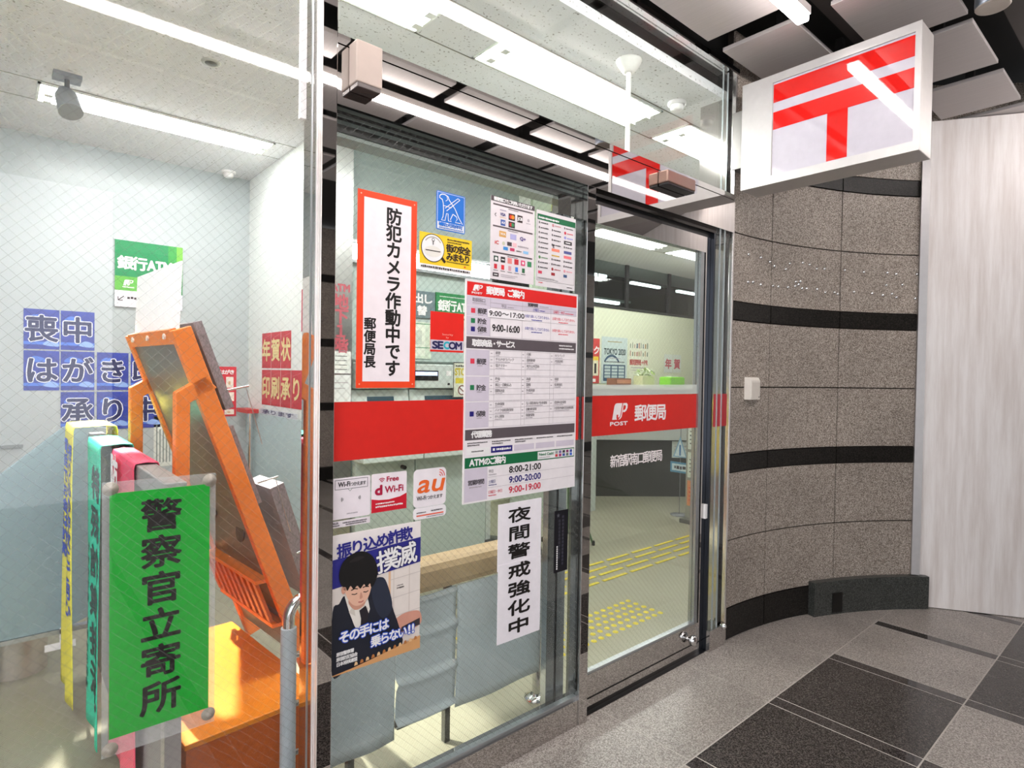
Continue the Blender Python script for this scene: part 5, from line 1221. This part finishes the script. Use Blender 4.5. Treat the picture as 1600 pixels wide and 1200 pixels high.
s.scrib(0.06, 0.28, 0.48, 0.295, TXT); s.scrib(0.15, 0.042, 0.4, 0.055, WHITE, 2)
s.build('wall_poster', 'pale poster with a dark blue table on the office wall', 'poster', 'posters over the counter')
s = back_poster(6.63, 7.10, 1.35, 1.95, mat('e2e4cf', .5))
for i in range(9):
    for k in range(2): s.rect(0.03+i*0.048, 0.47-k*0.11, 0.03+i*0.048+random.uniform(.012, .03), 0.47-k*0.11+random.uniform(.05, .08), mat(random.choice(('7a8a78', 'b08a5c', '4f6a80', 'b87a70')), .5), 1)
s.chars('郵便局', 0.03, 0.235, 0.085, 0.075, mat('c05050', .5), b=0.003); s.text('+PR', 0.30, 0.24, 0.44, 0.305, mat('c05050', .5), b=0.003); s.scrib(0.06, 0.19, 0.4, 0.205, LINE); s.scrib(0.06, 0.16, 0.4, 0.17, LINE)
s.build('wall_poster', 'cream poster with rows of tiny figures and red lettering on the office wall', 'poster', 'posters over the counter')
for i, ch in enumerate('年賀'):
    s = back_poster(7.47+i*0.225, 7.68+i*0.225, 1.49, 1.76, mat('dde4da', .5)); s.chars(ch, 0.035, 0.06, 0.14, 0.135, mat('c25560', .5), b=0.006)
    s.build('wall_paper', 'white paper lettered %s in red on the office wall' % ch, 'paper', 'lettered papers over the counter')
def flowers():
    r = thing('flower_box', (5.98, 2.74, 1.310), 'clear-wrapped box of white and green flowers on the counter', 'flowers')
    b = MB(); b.box(5.86, 2.68, 1.310, 6.10, 2.82, 1.440, mat('d9dcb0', .5)); b.build('box', r, bevel=0.01)
    b = MB(); rnd = random.Random(4)
    for k in range(70):
        a, rr = rnd.uniform(0, 2*PI), rnd.uniform(0, .17); c = Vector((5.99+rr*math.cos(a), 2.75+rr*.5*math.sin(a), 1.450+rnd.uniform(0, .075)-rr*.1))
        dv = Vector((rnd.uniform(-1, 1), rnd.uniform(-1, 1), rnd.uniform(0, .7))).normalized()*.05; e = dv.cross(Vector((0, 0, 1))).normalized()*.014
        b.add([c-dv, c+e, c+dv, c-e], [(0, 1, 2, 3)], mat(('e9f0dd', 'a9c66a', 'd2e0b0')[k % 3], .5))
    b.build('blossoms', r, solid=0.002)
flowers()
r = thing('tissue_pack', (6.26, 2.54, 1.310), 'bright green package lying on the counter right of the flowers', 'package')
b = MB(); b.box(6.10, 2.46, 1.310, 6.42, 2.62, 1.430, mat('86cf3c', .45)); b.build('body', r, bevel=0.02)
b = MB(); b.box(6.18, 2.50, 1.428, 6.34, 2.58, 1.440, WHITE); b.build('opening', r)
r = thing('counter_tray', (5.62, 2.85, 1.310), 'low reddish brown box on the counter left of the flowers', 'box')
b = MB(); b.box(5.52, 2.80, 1.310, 5.80, 2.95, 1.405, mat('8a5a44', .5)); b.build('body', r, bevel=0.006)
b = MB(); b.box(5.53, 2.797, 1.345, 5.79, 2.80, 1.39, mat('c98a6a', .5)); b.build('label_strip', r)
s = Sheet((6.50, 2.40, 1.310), (1, -0.12, 0), Z3, 0.42, 0.42, 0.012, mat('b9b6a8', .5)); s.rect(0.02, 0.33, 0.3, 0.38, TXT); s.scrib(0.03, 0.28, 0.2, 0.31, mat('c05060', .5)); s.scrib(0.03, 0.22, 0.18, 0.25, TXT); s.scrib(0.03, 0.16, 0.18, 0.19, TXT); s.text('0', 0.21, 0.12, 0.275, 0.29, mat('c83a4a', .5), b=0.008); s.scrib(0.29, 0.15, 0.34, 0.19, mat('c83a4a', .5)); s.rect(0.345, 0.13, 0.39, 0.26, mat('3c8a5c', .5)); s.rect(0.05, 0.03, 0.3, 0.07, LINE)
s.build('counter_board', 'grey counter display board with a big red zero', 'board')
U_ = (B_-A).normalized(); N_ = Vector((U_.y, -U_.x, 0))
for (d0, d1, z0, z1, off, lb) in ((0.868, 1.218, 0.69, 0.80, 0.052, 'blank white paper taped high on the counter front'), (0.986, 1.210, 0.465, 0.662, 0.004, 'printed pale paper taped below the blank one on the counter')):
    s = Sheet(A+U_*d0+N_*off+Vector((0, 0, z0)), U_, Z3, d1-d0, z1-z0, 0.003, mat('d6ddd4', .5))
    if z0 < .6: [s.scrib(0.03, 0.05+i*0.04, 0.19, 0.062+i*0.04, LINE) for i in range(3)]
    s.build('counter_paper', lb, 'paper')
# tripod easel behind the middle post
r = thing('tripod', (3.72, 1.85, 0), 'slim green tripod legs standing on the office floor behind the middle post', 'tripod')
for fx, fy in ((3.587, 2.009), (3.845, 1.661), (3.95, 2.05)):
    b = MB(); b.tube([(fx, fy, 0.0), (3.735, 1.86, 0.62)], 0.009, mat('4c6a42', .4), 10); lg = b.build('leg', r)
    b = MB(); b.lathe(fx, fy, [(0.014, 0.0), (0.014, 0.03), (0.009, 0.04)], BLACK, 12); b.build('foot', lg)
b = MB(); b.lathe(3.735, 1.86, [(0.03, 0.6), (0.03, 0.66), (0.012, 0.68)], BLACK, 16); b.build('hub', r)
b = MB(); b.box(3.40, 1.84, 0.60, 4.02, 1.86, 0.98, mat('d5ded8', .5)); b.build('board', r)
# added flyer stand and orange box, in place of reflections at the right jamb
r = thing('mirrored_flyers', (5.2, 1.5, 0), 'narrow stand of pale sheets added for the posters reflected by the door edge', 'display stand')
b = MB(); b.box(5.22, 1.20, 0.04, 5.25, 1.66, 1.0, mat('8f8f80', .4)); b.build('back_panel', r)
b = MB(); b.box(5.12, 1.20, 0.0, 5.34, 1.66, 0.04, mat('5a5a52', .4)); b.build('base', r)
for i in range(3):
    for k in range(2):
        s = Sheet((5.216, 1.64-k*0.22, 0.16+i*0.28), (0, -1, 0), Z3, 0.20, 0.25, 0.004, mat(('d88a58', 'cfd6c6', 'd3d9cc')[i], .5)); [s.scrib(0.02, 0.05+j*0.04, 0.17, 0.065+j*0.04, (TXT, RED)[i == 0]) for j in range(4)]
        s.build('flyer', parent=r)
r = thing('mirrored_box', (4.75, 0.98, 0), 'orange box on legs added for a reflection behind the fixed side glass', 'box')  # added box, in place of an orange reflection in the steel return
b = MB(); b.box(4.66, 0.86, 0.30, 4.86, 1.12, 0.62, mat('d9642e', .45)); b.build('box', r, bevel=0.005)
for x_, y_ in ((4.68, 0.88), (4.84, 0.88), (4.68, 1.10), (4.84, 1.10)):
    b = MB(); b.box(x_-0.012, y_-0.012, 0, x_+0.012, y_+0.012, 0.30, mat('b9683c', .45)); b.build('leg', r)
r = thing('hanging_tag', (5.388, 1.835, 0), 'blue-edged triangular tag over an arrow plate on a thin stand near the counter', 'tag')
s = Sheet((5.38, 1.92, 0.60), (0, -1, 0), Z3, 0.001, 0.001, 0.0005, WHITE); s.poly([(0, 0), (0.17, 0), (0.085, 0.22)], mat('7fa4ba', .5), 1); s.poly([(0.02, 0.012), (0.15, 0.012), (0.085, 0.18)], mat('c9d6d8', .5), 2); s.line([(0.085, 0.02), (0.085, 0.13)], 0.02, mat('3c6ea0', .5), 3); s.build('pennant', parent=r)
s = Sheet((5.38, 1.95, 0.44), (0, -1, 0), Z3, 0.24, 0.11, 0.004, mat('4f8aa8', .5)); s.rect(0.02, 0.02, 0.22, 0.09, mat('c5d6da', .5)); s.scrib(0.05, 0.035, 0.2, 0.075, TXT); s.build('arrow_plate', parent=r)
b = MB(); b.tube([(5.388, 1.835, 0.0), (5.388, 1.835, 1.05)], 0.004, mat('77797a', .4), 6); b.build('hanger', r)
b = MB(); b.lathe(5.388, 1.835, [(0.09, 0.0), (0.09, 0.01), (0.02, 0.016)], mat('77797a', .4), 20); b.build('base', r)

for o in bpy.data.objects:
    if '_base' in o: del o['_base']
